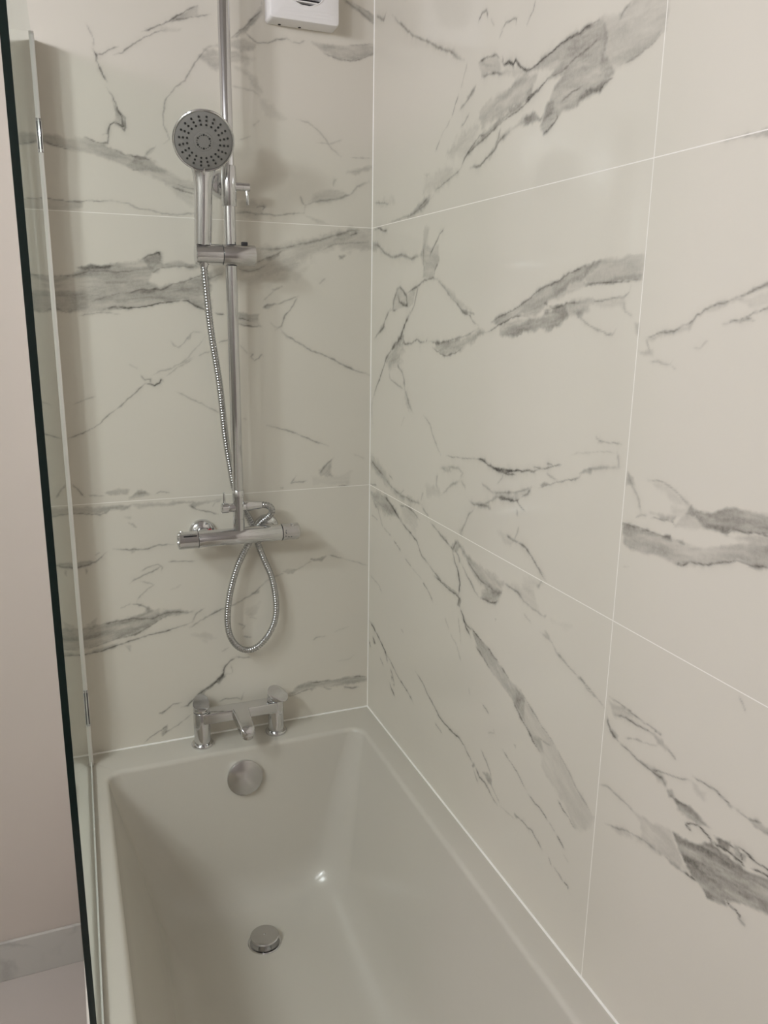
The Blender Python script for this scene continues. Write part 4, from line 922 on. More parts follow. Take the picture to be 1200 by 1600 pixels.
def vein_amount(X, Z, text):
    """X, Z: 2-D arrays of wall coordinates in mm -> darkness 0..1"""
    wx = X + (fnoise(X, Z, 26, 3.1) - 0.5) * 5.0 + (vnoise(X, Z, 6, 71) - 0.5) * 1.3
    wz = Z + (fnoise(X, Z, 26, 57.7) - 0.5) * 5.0 + (vnoise(X, Z, 6, 93) - 0.5) * 1.3
    M = fnoise(X, Z, 14, 11.9)
    keep = np.ones_like(X)
    for ln in text.strip().splitlines():
        t = ln.split()
        prm, st = float(t[1]), float(t[2])
        P = np.array([[float(q) for q in s.split(',')] for s in t[3:]])
        mg = 14 + prm * 3
        i0, i1 = np.searchsorted(X[:, 0], [P[:, 0].min() - mg, P[:, 0].max() + mg])
        j0, j1 = np.searchsorted(Z[0, :], [P[:, 1].min() - mg, P[:, 1].max() + mg])
        if i1 - i0 < 2 or j1 - j0 < 2:
            continue
        x, z, m = wx[i0:i1, j0:j1], wz[i0:i1, j0:j1], M[i0:i1, j0:j1]
        Q = P if t[0] == 'L' else np.vstack([P, P[:1]])
        best = np.full(x.shape, 1e9)
        arc = np.zeros(x.shape)
        inside = np.zeros(x.shape, bool)
        L = np.concatenate([[0], np.cumsum(np.hypot(*np.diff(Q, axis=0).T))])
        for k in range(len(Q) - 1):
            ax, az = Q[k]
            dx, dz = Q[k + 1] - Q[k]
            l2 = dx * dx + dz * dz + 1e-9
            u = np.clip(((x - ax) * dx + (z - az) * dz) / l2, 0, 1)
            dd = np.hypot(x - ax - u * dx, z - az - u * dz)
            near = dd < best
            best = np.where(near, dd, best)
            arc = np.where(near, L[k] + u * (L[k + 1] - L[k]), arc)
            if t[0] == 'P' and abs(dz) > 1e-9:
                c = ((az > z) != (az + dz > z)) & (x < dx * (z - az) / dz + ax)
                inside ^= c
        if t[0] == 'L':
            hw = np.maximum(1.15, prm * 0.62) * (0.5 + 1.0 * m)
            s = arc / max(L[-1], 1e-6)
            tp = np.clip(np.minimum(s, 1 - s) / 0.14, 0.25, 1)
            d = st * (0.45 + 1.1 * m) * tp * (np.exp(-(best / hw) ** 2) + 0.34 * np.exp(-best / (2.6 * hw)))
        else:
            soft = max(2.5, prm * 1.15)
            sd = np.where(inside, best, -best) + (m - 0.5) * soft * 2.2
            e = np.clip((sd + soft) / (2 * soft), 0, 1)
            e = e * e * (3 - 2 * e)
            C = P - P.mean(0)
            w, V = np.linalg.eigh(C.T @ C)
            ux, uz = V[:, 1]
            a, b = x * ux + z * uz, -x * uz + z * ux
            sn = np.clip((fnoise(a / 5.0, b, 13, 5.5) - 0.5) * 1.7 + 0.5, 0, 1)
            edge = np.exp(-np.abs(sd) / (soft * 1.2)) * 0.08
            d = st * e * (0.42 + 1.05 * sn + edge)
        keep[i0:i1, j0:j1] *= 1 - np.clip(d, 0, 0.92)
    return 1 - keep

def tile_wall(name, axis, us, zs, veins, mat, plane, extra_u=None):
    """a wall surface as a fine grid carrying its marbling; axis 0: along x in the plane y=plane, axis 1: along y in x=plane"""
    U, Z = np.meshgrid(us, zs, indexing='ij')
    d = vein_amount(U * 1000.0, Z * 1000.0, veins).astype(np.float32)
    n, k = U.shape
    co = np.zeros((n * k, 3), np.float32)
    co[:, axis] = U.ravel()
    co[:, 1 - axis] = plane
    co[:, 2] = Z.ravel()
    I = np.arange(n * k).reshape(n, k)
    quads = np.stack([I[:-1, :-1], I[1:, :-1], I[1:, 1:], I[:-1, 1:]], -1).reshape(-1, 4)
    if axis == 1:
        quads = quads[:, ::-1]
    me = bpy.data.meshes.new(name)
    me.vertices.add(len(co))
    me.vertices.foreach_set('co', co.ravel())
    me.loops.add(quads.size)
    me.loops.foreach_set('vertex_index', quads.astype(np.int32).ravel())
    me.polygons.add(len(quads))
    me.polygons.foreach_set('loop_start', np.arange(0, quads.size, 4, dtype=np.int32))
    me.update(calc_edges=True)
    a = me.attributes.new('vein', 'FLOAT', 'POINT')
    a.data.foreach_set('value', d.ravel())
    me.materials.append(mat)
    o = bpy.data.objects.new(name, me)
    o['kind'] = 'structure'
    COL.objects.link(o)
    return o

# ------------------------------------------------------------------ room shell
def span(a, b, step):
    return list(np.linspace(a, b, max(2, int(round(abs(b - a) / step)) + 1)))
XT = -0.722         # outer end of the tiled strip of the end wall
ROOM_X, ROOM_Y = -2.30, -2.60
zs = [0.0, 0.30] + span(0.54, 2.25, 0.002) + span(2.25, CEIL, 0.012)[1:]
us = span(XT, 0.0, 0.002)
tile_wall('wall_back', 0, np.array(us), np.array(zs), VEINS_END, M_TILE_END, 0.0)
ys = span(ROOM_Y, -1.32, 0.008)[:-1] + span(-1.32, -0.001, 0.002) + [0.0]
tile_wall('wall_right', 1, np.array(ys), np.array(zs), VEINS_SIDE, M_TILE_SIDE, 0.0)

bm = bmesh.new()
add_box(bm, ROOM_X - 0.1, XT, 0.002, 0.10, 0, CEIL)
structure('wall_back_painted', bm, M_PAINT)
bm = bmesh.new()
add_box(bm, ROOM_X - 0.1, ROOM_X, ROOM_Y, 0.002, 0, CEIL)
structure('wall_left', bm, M_BOUNCE_CUT_GREY)
bm = bmesh.new()
add_box(bm, ROOM_X - 0.1, 0.0, ROOM_Y - 0.1, ROOM_Y, 0, CEIL)
structure('wall_front', bm, M_BOUNCE_CUT_GREY)
bm = bmesh.new()
add_box(bm, ROOM_X - 0.1, 0.1, ROOM_Y - 0.1, 0.1, CEIL, CEIL + 0.1)
structure('ceiling', bm, M_CEIL)

def marble_floor(name, base, vein, scale, rough):
    m, nt, b = new_mat(name)
    tc = nt.nodes.new('ShaderNodeTexCoord')
    n1 = nt.nodes.new('ShaderNodeTexNoise')
    n1.inputs['Scale'].default_value = scale
    n1.inputs['Detail'].default_value = 6
    n1.inputs['Distortion'].default_value = 0.8
    nt.links.new(tc.outputs['Object'], n1.inputs['Vector'])
    a = mnode(nt, 'ABSOLUTE', mnode(nt, 'SUBTRACT', n1.outputs['Fac'], 0.5))
    r = mnode(nt, 'SUBTRACT', 1.0, mnode(nt, 'MULTIPLY', a, 22.0))
    r.node.use_clamp = True
    n2 = nt.nodes.new('ShaderNodeTexNoise')
    n2.inputs['Scale'].default_value = scale * 0.8
    nt.links.new(tc.outputs['Object'], n2.inputs['Vector'])
    g = mnode(nt, 'MULTIPLY', mnode(nt, 'SUBTRACT', n2.outputs['Fac'], 0.48), 4.0)
    g.node.use_clamp = True
    f = mnode(nt, 'MULTIPLY', r, mnode(nt, 'MULTIPLY', g, 0.7))
    mx = nt.nodes.new('ShaderNodeMix')
    mx.data_type = 'RGBA'
    nt.links.new(f, mx.inputs[0])
    mx.inputs[6].default_value = (*base, 1)
    mx.inputs[7].default_value = (*vein, 1)
    nt.links.new(mx.outputs[2], b.inputs['Base Color'])
    b.inputs['Roughness'].default_value = rough
    return m
M_FLOOR = marble_floor('marble_floor_tile', (0.42, 0.38, 0.34), (0.17, 0.155, 0.14), 2.2, 0.3)
M_SKIRT = marble_floor('marble_skirting_tile', (0.47, 0.455, 0.41), (0.22, 0.21, 0.19), 5.0, 0.25)
bm = bmesh.new()
add_box(bm, ROOM_X - 0.1, 0.1, ROOM_Y - 0.1, 0.1, -0.1, 0)
structure('floor', bm, M_FLOOR)
bm = bmesh.new()
add_box(bm, ROOM_X, -0.745, -0.008, 0.001, 0, 0.105, 0.0015)
structure('baseboard_back', bm, M_SKIRT)
# silicone beads
def bead(name, a, b, r):
    bm = bmesh.new()
    add_tube(bm, [Vector(a), Vector(b)], r, 10)
    structure(name, bm, M_SILICONE, 50)
bead('trim_1', (0.0005, 0.0005, RIM), (0.0005, 0.0005, CEIL), 0.0022)
bead('trim_2', (-0.700, 0.0, RIM + 0.0005), (0, 0.0, RIM + 0.0005), 0.0028)
bead('trim_3', (0.0, -1.70, RIM + 0.0005), (0.0, 0.0, RIM + 0.0005), 0.0028)

# ------------------------------------------------------------------ bathtub
bath = thing('bathtub', (-0.363, -0.85, 0.0), 'white acrylic straight bathtub set into the marble-tiled corner, empty, with chrome waste', 'bathtub')
OX0, OX1, OY0, OY1 = -0.727, -0.0005, -1.70, -0.0005
def ring(x0, x1, y0, y1, r, z, k=10):
    """rounded rectangle, counter-clockwise from the right far corner"""
    pts = []
    for cx, cy, a0 in ((x1 - r, y1 - r, 0), (x0 + r, y1 - r, 90), (x0 + r, y0 + r, 180), (x1 - r, y0 + r, 270)):
        for i in range(k + 1):
            a = math.radians(a0 + 90 * i / k)
            pts.append((cx + r * math.cos(a), cy + r * math.sin(a), z))
    # extra points along the straight sides keep the surface even
    out = []
    n = len(pts)
    for i in range(n):
        out.append(pts[i])
        if i % (k + 1) == k:
            p, q = pts[i], pts[(i + 1) % n]
            for j in range(1, 8):
                t = j / 8
                out.append(tuple(p[c] + (q[c] - p[c]) * t for c in range(3)))
    return out
IN = dict(x0=-0.658, x1=-0.058, y0=-1.600, y1=-0.096)
D = dict(l=0.105, r=0.088, f=0.058, n=0.26)         # how far each side leans in down to the floor
DEEP = 0.392
def basin_ring(t, e, z, r):
    return ring(IN['x0'] + t * D['l'] + e, IN['x1'] - t * D['r'] - e, IN['y0'] + t * D['n'] + e, IN['y1'] - t * D['f'] - e, r, RIM + z)
rings = []
rings.append(ring(OX0 + 0.004, OX1 - 0.0, OY0 + 0.004, OY1, 0.003, RIM - 0.34))
rings.append(ring(OX0, OX1, OY0, OY1, 0.003, RIM - 0.34))
rings.append(ring(OX0, OX1, OY0, OY1, 0.003, RIM - 0.006))
rings.append(ring(OX0 + 0.0018, OX1, OY0 + 0.0018, OY1, 0.003, RIM - 0.0018))
rings.append(ring(OX0 + 0.006, OX1, OY0 + 0.006, OY1, 0.003, RIM))
LIP = 0.011
for i in range(7):
    a = math.radians(90 * i / 6)
    rings.append(ring(IN['x0'] - LIP + LIP * math.sin(a), IN['x1'] + LIP - LIP * math.sin(a), IN['y0'] - LIP + LIP * math.sin(a), IN['y1'] + LIP - LIP * math.sin(a), 0.040 - 0.006 * math.sin(a), RIM - LIP * (1 - math.cos(a))))
T0 = 0.74
for i in range(1, 9):
    t = T0 * i / 8
    rings.append(basin_ring(t, 0, -LIP + (-0.300 + LIP) * i / 8, 0.034 + 0.05 * i / 8))
for i in range(1, 13):
    u = i / 12
    t = (1 - u) ** 2 * T0 + 2 * u * (1 - u) * 1.0 + u * u * 1.0
    e = u * u * 0.085
    z = -((1 - u) ** 2 * 0.300 + 2 * u * (1 - u) * (DEEP - 0.004) + u * u * DEEP)
    rings.append(basin_ring(t, e, z, 0.084 + 0.03 * u))
bm = bmesh.new()
VR = [[bm.verts.new(p) for p in r] for r in rings]
for A, B in zip(VR, VR[1:]):
    n = len(A)
    for k in range(n):
        bm.faces.new((A[k], A[(k + 1) % n], B[(k + 1) % n], B[k]))
bm.faces.new(VR[-1])
shell = link_mesh('tub_shell', bm, M_BATH, bath, 50)
bm = bmesh.new()
add_box(bm, -0.722, -0.704, -1.695, -0.012, 0.0, RIM - 0.012, 0.001)
link_mesh('side_panel', bm, M_BATH, bath, 30)
# waste with pop-up plug
WX, WY, WZ = -0.353, -0.279, RIM - DEEP
bm = bmesh.new()
add_lathe(bm, (WX, WY, WZ), (0, 0, 1), [(0, -0.004), (0.0385, -0.004), (0.0385, 0.0008), (0.0370, 0.0028), (0.0335, 0.0030), (0.0290, 0.0006), (0, 0.0004)], 48)
waste = link_mesh('waste_ring', bm, M_CHROME, bath)
bm = bmesh.new()
add_lathe(bm, (WX, WY, WZ), (0, 0, 1), [(0, 0.002), (0.012, 0.002), (0.012, 0.013), (0.030, 0.014), (0.0322, 0.0152), (0.0326, 0.0172), (0.0312, 0.0190), (0.022, 0.0202), (0.003, 0.0204), (0.0026, 0.0192), (0, 0.0190)], 48)
o = link_mesh('plug', bm, M_CHROME_SOFT, waste)
# overflow cover on the far inside face
def face_point(dz):
    """point and normal on the far inside face of the basin at height RIM+dz"""
    t = T0 * (-dz - LIP) / (0.300 - LIP)
    y = IN['y1'] - t * D['f']
    slope = T0 * D['f'] / (0.300 - LIP)
    n = Vector((0, -1, slope)).normalized()
    return y, n
oy, on = face_point(-0.068)
bm = bmesh.new()
add_lathe(bm, (-0.354, oy, RIM - 0.068), on, [(0, -0.004), (0.0400, -0.004), (0.0415, 0.004), (0.0425, 0.0105), (0.0420, 0.0125), (0.040, 0.0135), (0.0, 0.0205)], 56)
link_mesh('overflow_cover', bm, M_CHROME_SOFT, bath, 20)

# ------------------------------------------------------------------ bath filler tap
TX0, TX1, TY = -0.439, -0.259, -0.043
tap = thing('bath_filler_tap', (-0.349, TY, RIM), 'chrome two-handled bath filler tap standing on the far bath rim', 'tap')
for i, x in enumerate((TX0, TX1)):
    bm = bmesh.new()
    add_lathe(bm, (x, TY, RIM), (0, 0, 1), [(0, 0), (0.0262, 0), (0.0265, 0.002), (0.0262, 0.005), (0.0245, 0.0072), (0.021, 0.008), (0, 0.008)], 44)
    link_mesh('base_flange', bm, M_CHROME, tap)
    bm = bmesh.new()
    add_lathe(bm, (x, TY, RIM), (0, 0, 1), [(0, 0.006), (0.0192, 0.006), (0.0192, 0.0865), (0.0185, 0.0875), (0, 0.0875)], 44)
    link_mesh('pillar', bm, M_CHROME, tap)
    # handle: round cap with a short thumb lobe and a sloping top
    bm = bmesh.new()
    d = Vector((0.8, -0.6, 0)).normalized() if i == 1 else Vector((0.25, 0.95, 0)).normalized()
    reach = 0.013 if i == 1 else 0.007
    sect = []
    for k in range(44):
        a = 2 * math.pi * k / 44
        p = Vector((math.cos(a), math.sin(a), 0))
        f = max(0.0, p.dot(d))
        sect.append(p * (0.0195 + reach * f ** 3))
    levels = [(0.0895, 0.97, 0.0), (0.0905, 1.0, 0.0), (0.1045, 1.0, 1.0), (0.1060, 0.985, 1.0), (0.1066, 0.95, 1.0)]
    VR = []
    for h, s, sl in levels:
        VR.append([bm.verts.new(Vector((x, TY, RIM + h)) + q * s + Vector((0, 0, sl * 0.52 * q.y))) for q in sect])
    for A, B in zip(VR, VR[1:]):
        for k in range(44):
            bm.faces.new((A[k], A[(k + 1) % 44], B[(k + 1) % 44], B[k]))
    bm.faces.new(VR[0]); bm.faces.new(VR[-1])
    link_mesh('lever_handle', bm, M_CHROME, tap, 14)
    bm = bmesh.new()
    add_lathe(bm, (x, TY, RIM), (0, 0, 1), [(0, 0.0870), (0.0180, 0.0870), (0.0180, 0.0900), (0, 0.0900)], 36)
    link_mesh('handle_neck', bm, M_DARK_METAL, tap)
bm = bmesh.new()
add_box(bm, TX0, TX1, TY - 0.020, TY + 0.018, RIM + 0.0595, RIM + 0.0860, 0.003, 3)
link_mesh('mixer_bridge', bm, M_CHROME, tap, 40)
# spout: flat, slightly drooping, rounded nose
bm = bmesh.new()
XS = -0.349
prev = None
VR = []
NS = 22
for i in range(NS + 1):
    u = i / NS
    y = TY - 0.014 - 0.092 * u
    top = RIM + 0.0875 - 0.010 * u - (0.010 * max(0, (u - 0.85) / 0.15) ** 2)
    bot = RIM + 0.062 - 0.010 * u + (0.006 * max(0, (u - 0.85) / 0.15) ** 2)
    hw = 0.0205 - 0.0045 * u
    if u > 0.86:
        hw *= math.sqrt(max(0.05, 1 - ((u - 0.86) / 0.15) ** 2 * 0.8))
    zc, hh = (top + bot) / 2, (top - bot) / 2
    VR.append([bm.verts.new((XS + hw * math.copysign(abs(math.cos(a)) ** 0.35, math.cos(a)), y, zc + hh * math.copysign(abs(math.sin(a)) ** 0.35, math.sin(a)))) for a in [2 * math.pi * (k + 0.5) / 32 for k in range(32)]])
for A, B in zip(VR, VR[1:]):
    for k in range(32):
        bm.faces.new((A[k], A[(k + 1) % 32], B[(k + 1) % 32], B[k]))
bm.faces.new(VR[0]); bm.faces.new(VR[-1])
spout = link_mesh('spout', bm, M_CHROME, tap, 50)
bm = bmesh.new()
add_lathe(bm, (XS, TY - 0.092, RIM + 0.056), (0, 0, -1), [(0, -0.006), (0.0125, -0.006), (0.0125, 0.006), (0.0115, 0.0072), (0.0095, 0.0072), (0.0095, 0.005), (0, 0.005)], 32)
link_mesh('aerator', bm, M_CHROME_SOFT, spout)

# ------------------------------------------------------------------ thermostatic shower with riser pipe
PX, PY = -0.340, -0.065
shower = thing('thermostatic_shower', (PX, 0.0, RIM + 0.517), 'chrome thermostatic bar shower with tall riser pipe fixed to the tiled end wall', 'shower')
ZB = RIM + 0.517
# bar valve
bm = bmesh.new()
add_lathe(bm, (-0.4325, PY, ZB), (1, 0, 0), rod(0.0190, 0.1895, 0.0012), 48)
body = link_mesh('valve_body', bm, M_CHROME, shower)
bm = bmesh.new()
add_lathe(bm, (-0.476, PY, ZB), (1, 0, 0), [(0, 0.0035), (0.0135, 0.0035), (0.0145, 0.0005), (0.0178, 0.0), (0.0194, 0.002), (0.0194, 0.0425), (0.0180, 0.0432), (0, 0.0432)], 48)
h = link_mesh('flow_handle', bm, M_CHROME, shower)
bm = bmesh.new()
add_lathe(bm, (-0.4690, PY - 0.004, ZB + 0.017), (0, 0, 1), [(0, 0), (0.0038, 0), (0.0038, 0.0045), (0.0028, 0.0062), (0, 0.0066)], 20)
link_mesh('flow_button', bm, M_CHROME, h)
bm = bmesh.new()
add_box(bm, -0.4655, -0.4365, PY - 0.0165, PY - 0.0125, ZB + 0.0118, ZB + 0.0142, 0.0008, 2)
link_mesh('grip_groove', bm, M_DARK_METAL, h)
bm = bmesh.new()
add_lathe(bm, (-0.2425, PY, ZB), (1, 0, 0), [(0, 0.0), (0.0180, 0.0), (0.0194, 0.0008), (0.0194, 0.0385), (0.0178, 0.0405), (0.0145, 0.0400), (0.0135, 0.0375), (0, 0.0375)], 48)
h = link_mesh('temperature_handle', bm, M_CHROME_SOFT, shower)
bm = bmesh.new()
add_box(bm, -0.2215, -0.2160, PY - 0.0120, PY - 0.0050, ZB + 0.0150, ZB + 0.0215, 0.0014, 2)
link_mesh('safety_button', bm, M_CHROME, h)
bm = bmesh.new()
for k, (dx, ang) in enumerate(((0.005, 12), (0.006, 24), (0.005, -16), (0.012, -22), (0.018, -22), (0.006, 4))):
    a = math.radians(ang)
    y, z = PY - 0.01945 * math.cos(a), ZB + 0.01945 * math.sin(a)
    add_box(bm, -0.2425 + dx, -0.2425 + dx + 0.0022, y - 0.0002, y + 0.0006, z - 0.0009, z + 0.0009)
link_mesh('temperature_marks', bm, M_DARK_METAL, h, 0)
for xg in (-0.4329, -0.2429):
    bm = bmesh.new()
    add_lathe(bm, (xg - 0.0004, PY, ZB), (1, 0, 0), [(0, 0), (0.0192, 0), (0.0192, 0.0012), (0, 0.0012)], 48)
    link_mesh('joint_ring', bm, M_DARK_METAL, body)
for i, x in enumerate((-0.413, -0.263)):
    bm = bmesh.new()
    add_lathe(bm, (x, 0.0, ZB), (0, -1, 0), [(0, 0.0), (0.0295, 0.0), (0.0300, 0.003), (0.0285, 0.009), (0.0240, 0.0135), (0.0165, 0.0155), (0.0155, 0.0160), (0, 0.0160)], 44)
    fl = link_mesh('wall_flange', bm, M_CHROME, shower)
    bm = bmesh.new()
    add_lathe(bm, (x, 0.0, ZB), (0, -1, 0), [(0, 0.012), (0.0140, 0.012), (0.0140, 0.046), (0.0125, 0.0485), (0.0125, 0.060), (0, 0.060)], 8 if i > 5 else 32)
    link_mesh('inlet_union', bm, M_CHROME, shower)
    if i == 0:
        bm = bmesh.new()
        add_lathe(bm, (x + 0.0125, -0.030, ZB + 0.0085), (0.75, -0.35, 0.55), [(0, -0.004), (0.0042, -0.004), (0.0042, 0.0035), (0.0030, 0.0048), (0, 0.005)], 20)
        o = link_mesh('hot_marker', bm, M_RED, shower)
        o['label'] = 'small red hot-water marker'
# stem, diverter cross
bm = bmesh.new()
add_lathe(bm, (PX, PY, RIM + 0.531), (0, 0, 1), [(0, 0), (0.0125, 0), (0.0125, 0.0265), (0.0119, 0.0268), (0.0119, 0.0275), (0.0125, 0.0278), (0.0125, 0.0765), (0.0118, 0.0768), (0.0118, 0.0776), (0.0135, 0.0782), (0.0135, 0.0915), (0.0128, 0.0925), (0, 0.0925)], 40)
add_lathe(bm, (-0.3625, PY, RIM + 0.584), (1, 0, 0), rod(0.0098, 0.040, 0.0012), 32)
div = link_mesh('diverter_body', bm, M_CHROME, shower)
bm = bmesh.new()
add_lathe(bm, (-0.3785, PY, RIM + 0.584), (1, 0, 0), [(0, 0.0008), (0.0090, 0.0), (0.0113, 0.0015), (0.0113, 0.0150), (0.0100, 0.0162), (0, 0.0162)], 32)
kn = link_mesh('diverter_knob', bm, M_CHROME, div)
bm = bmesh.new()
add_lathe(bm, (-0.3715, PY, RIM + 0.592), (0, 0, 1), rod(0.0026, 0.028, 0.0008), 16)
link_mesh('lever_pin', bm, M_CHROME, kn)
bm = bmesh.new()
add_lathe(bm, (-0.3275, PY, RIM + 0.5855), (1, 0, 0), [(0, 0), (0.0100, 0), (0.0100, 0.004), (0.0112, 0.0048), (0.0112, 0.014), (0.0092, 0.026), (0.0082, 0.040), (0.0076, 0.0405), (0, 0.0405)], 32)
link_mesh('hose_outlet', bm, M_CHROME, div)
# riser
bm = bmesh.new()
add_lathe(bm, (PX, PY, RIM + 0.618), (0, 0, 1), rod(0.0118, 2.37 - RIM - 0.618, 0.001), 48)
link_mesh('riser_pipe', bm, M_CHROME, shower)
bm = bmesh.new()
add_lathe(bm, (PX, PY, RIM + 1.220), (0, 0, 1), [(0, 0), (0.0150, 0), (0.0155, 0.0008), (0.0155, 0.0765), (0.0150, 0.0775), (0, 0.0775)], 44)
add_lathe(bm, (PX - 0.002, 0.0, RIM + 1.268), (0, -1, 0), [(0, 0), (0.0095, 0), (0.0095, 0.060), (0, 0.060)], 28)
br = link_mesh('pipe_bracket', bm, M_CHROME, shower)
bm = bmesh.new()
add_lathe(bm, (PX - 0.004, 0.0, RIM + 1.270), (0, -1, 0), [(0, 0), (0.0270, 0), (0.0275, 0.003), (0.0265, 0.010), (0.0210, 0.016), (0.0120, 0.018), (0, 0.018)], 44)
link_mesh('bracket_flange', bm, M_CHROME, br)
bm = bmesh.new()
add_lathe(bm, (PX + 0.010, PY, RIM + 1.259), (1, 0, 0), [(0, 0), (0.0085, 0), (0.0085, 0.0170), (0.0076, 0.0173), (0.0076, 0.0182), (0.0082, 0.0186), (0.0082, 0.0318), (0.0074, 0.0328), (0, 0.0328)], 28)
kn = link_mesh('bracket_knob', bm, M_CHROME, br)
bm = bmesh.new()
add_lathe(bm, (PX + 0.0362, PY - 0.002, RIM + 1.256), (0.06, 0, -1), rod(0.0030, 0.032, 0.0008), 16)
link_mesh('knob_lever', bm, M_CHROME, kn)
# sliding handset holder
ZS, YS = RIM + 1.124, PY - 0.006
bm = bmesh.new()
add_lathe(bm, (-0.3585, YS, ZS), (1, 0, 0), rod(0.0212, 0.0675, 0.0012), 48)
sl = link_mesh('slider', bm, M_CHROME_SOFT, shower)
bm = bmesh.new()
add_lathe(bm, (-0.4140, YS, ZS), (1, 0, 0), [(0, 0), (0.0200, 0), (0.0212, 0.0012), (0.0212, 0.0540), (0.0204, 0.0550), (0, 0.0550)], 48)
cradle = link_mesh('handset_cradle', bm, M_CHROME, sl)
bm = bmesh.new()
add_lathe(bm, (-0.3976, YS, ZS - 0.04), (0, 0, 1), [(0, 0), (0.0128, 0), (0.0128, 0.08), (0, 0.08)], 32)
cut = link_mesh('cutter', bm, M_CHROME, sl)
bo = cradle.modifiers.new('hole', 'BOOLEAN')
bo.object = cut
bo.operation = 'DIFFERENCE'
bo.solver = 'EXACT'
bpy.context.view_layer.update()
holed = bpy.data.meshes.new_from_object(cradle.evaluated_get(bpy.context.evaluated_depsgraph_get()))
cradle.modifiers.clear()
cradle.data = holed
holed.set_sharp_from_angle(angle=math.radians(35))
bpy.data.objects.remove(cut, do_unlink=True)
bm = bmesh.new()
add_lathe(bm, (-0.3592, YS, ZS), (1, 0, 0), [(0, 0), (0.0208, 0), (0.0208, 0.0012), (0, 0.0012)], 48)
link_mesh('joint_ring', bm, M_DARK_METAL, sl)
bm = bmesh.new()
add_box(bm, -0.3185, -0.3060, YS - 0.005, YS + 0.004, ZS + 0.018, ZS + 0.0270, 0.0012, 2)
o = link_mesh('release_button', bm, M_DARK_METAL, sl)
o['label'] = 'dark release button'
for s in (-1, 1):
    bm = bmesh.new()
    add_lathe(bm, (PX, PY, ZS + s * 0.0200), (0, 0, s), [(0, -0.006), (0.0150, -0.006), (0.0146, 0.0008), (0.0124, 0.0014), (0, 0.0014)], 36)
    link_mesh('pipe_gasket', bm, M_DARK_METAL, sl)

# ------------------------------------------------------------------ hand shower
HC = Vector((-0.399, -0.130, RIM + 1.328))           # middle of the spray face
FN = Vector((-0.10, -0.845, -0.525)).normalized()      # the way the spray face looks
hand = thing('hand_shower', (-0.3976, YS, RIM + 1.10), 'chrome hand shower with round grey spray face hung in the sliding holder', 'shower head')
bm = bmesh.new()
add_lathe(bm, HC, FN, [(0, -0.030), (0.020, -0.0295), (0.036, -0.026), (0.050, -0.017), (0.0570, -0.007), (0.0588, -0.001), (0.0585, 0.0016), (0.0570, 0.0026), (0.0552, 0.0020), (0.0545, 0.0), (0, 0.0)], 64)
# handle swept from the holder up into the back of the head
down = Vector((0, 0, -1)) - FN * Vector((0, 0, -1)).dot(FN)
down.normalize()
def back(rho, depth):
    return HC + down * rho + FN * depth
h0, h1 = Vector((-0.3976, YS, RIM + 1.143)), back(0.066, -0.0145)
hp = smooth_path([h0, h0.lerp(h1, 0.35), h0.lerp(h1, 0.7), h1, back(0.038, -0.020)], 8)
m = len(hp)
rad = [0.0172 + 0.0006 * math.sin(math.pi * i / (m - 1)) for i in range(m)]
wide = [(1.0 + 1.1 * max(0, (i / (m - 1) - 0.5) / 0.5) ** 2, 1.0) for i in range(m)]
add_tube(bm, hp, rad, 28, wide)
link_mesh('handset_body', bm, M_CHROME, hand, 45)
u, v, a = frame(FN)
bm = bmesh.new()
add_lathe(bm, HC, FN, [(0, -0.0005), (0.0545, -0.0005), (0.0543, 0.0012), (0.0520, 0.0022), (0.0180, 0.0030), (0.0175, 0.0036), (0, 0.0038)], 64)
face = link_mesh('spray_face', bm, M_GREY_PLASTIC, hand, 25)
face['label'] = 'grey plastic spray face'
bm = bmesh.new()
def dot(r, ang, s, lift):
    p = HC + u * (r * math.cos(ang)) + v * (r * math.sin(ang))
    add_lathe(bm, p, FN, [(0, 0.0), (s, 0.0), (s * 0.95, lift), (s * 0.6, lift + 0.0004), (0, lift + 0.0005)], 12)
for k in range(20):
    for j, r in enumerate((0.0315, 0.0390, 0.0462)):
        dot(r, 2 * math.pi * (k + 0.5 + 0.06 * j) / 20, 0.00215, 0.0034)
for k in range(6):
    dot(0.0128, 2 * math.pi * (k + 0.5) / 6, 0.0020, 0.0042)
    dot(0.0128, 2 * math.pi * (k + 0.85) / 6, 0.0009, 0.0042)
    dot(0.0128, 2 * math.pi * (k + 0.15) / 6, 0.0009, 0.0042)
link_mesh('spray_nozzles', bm, M_NOZZLE, face, 30)
# mode selector tab at the bottom edge of the face
down = Vector((0, 0, -1)) - FN * Vector((0, 0, -1)).dot(FN)
down.normalize()
side = down.cross(FN).normalized()
bm = bmesh.new()
c = HC + down * 0.0560 + FN * 0.0042
vs_ = add_box(bm, -0.0019, 0.0019, -0.0070, 0.0070, -0.0020, 0.0024, 0.0009, 2)
mt = Matrix((side, down, FN)).transposed().to_4x4()
mt.translation = c
bmesh.ops.transform(bm, matrix=mt, verts=bm.verts)
link_mesh('mode_tab', bm, M_CHROME, face)
bm = bmesh.new()
add_lathe(bm, (-0.3976, YS, RIM + 1.098), (0, 0, 1), [(0, 0), (0.0085, 0), (0.0100, 0.004), (0.0118, 0.042), (0.0122, 0.046), (0, 0.046)], 28)
link_mesh('handle_cone', bm, M_CHROME, hand)

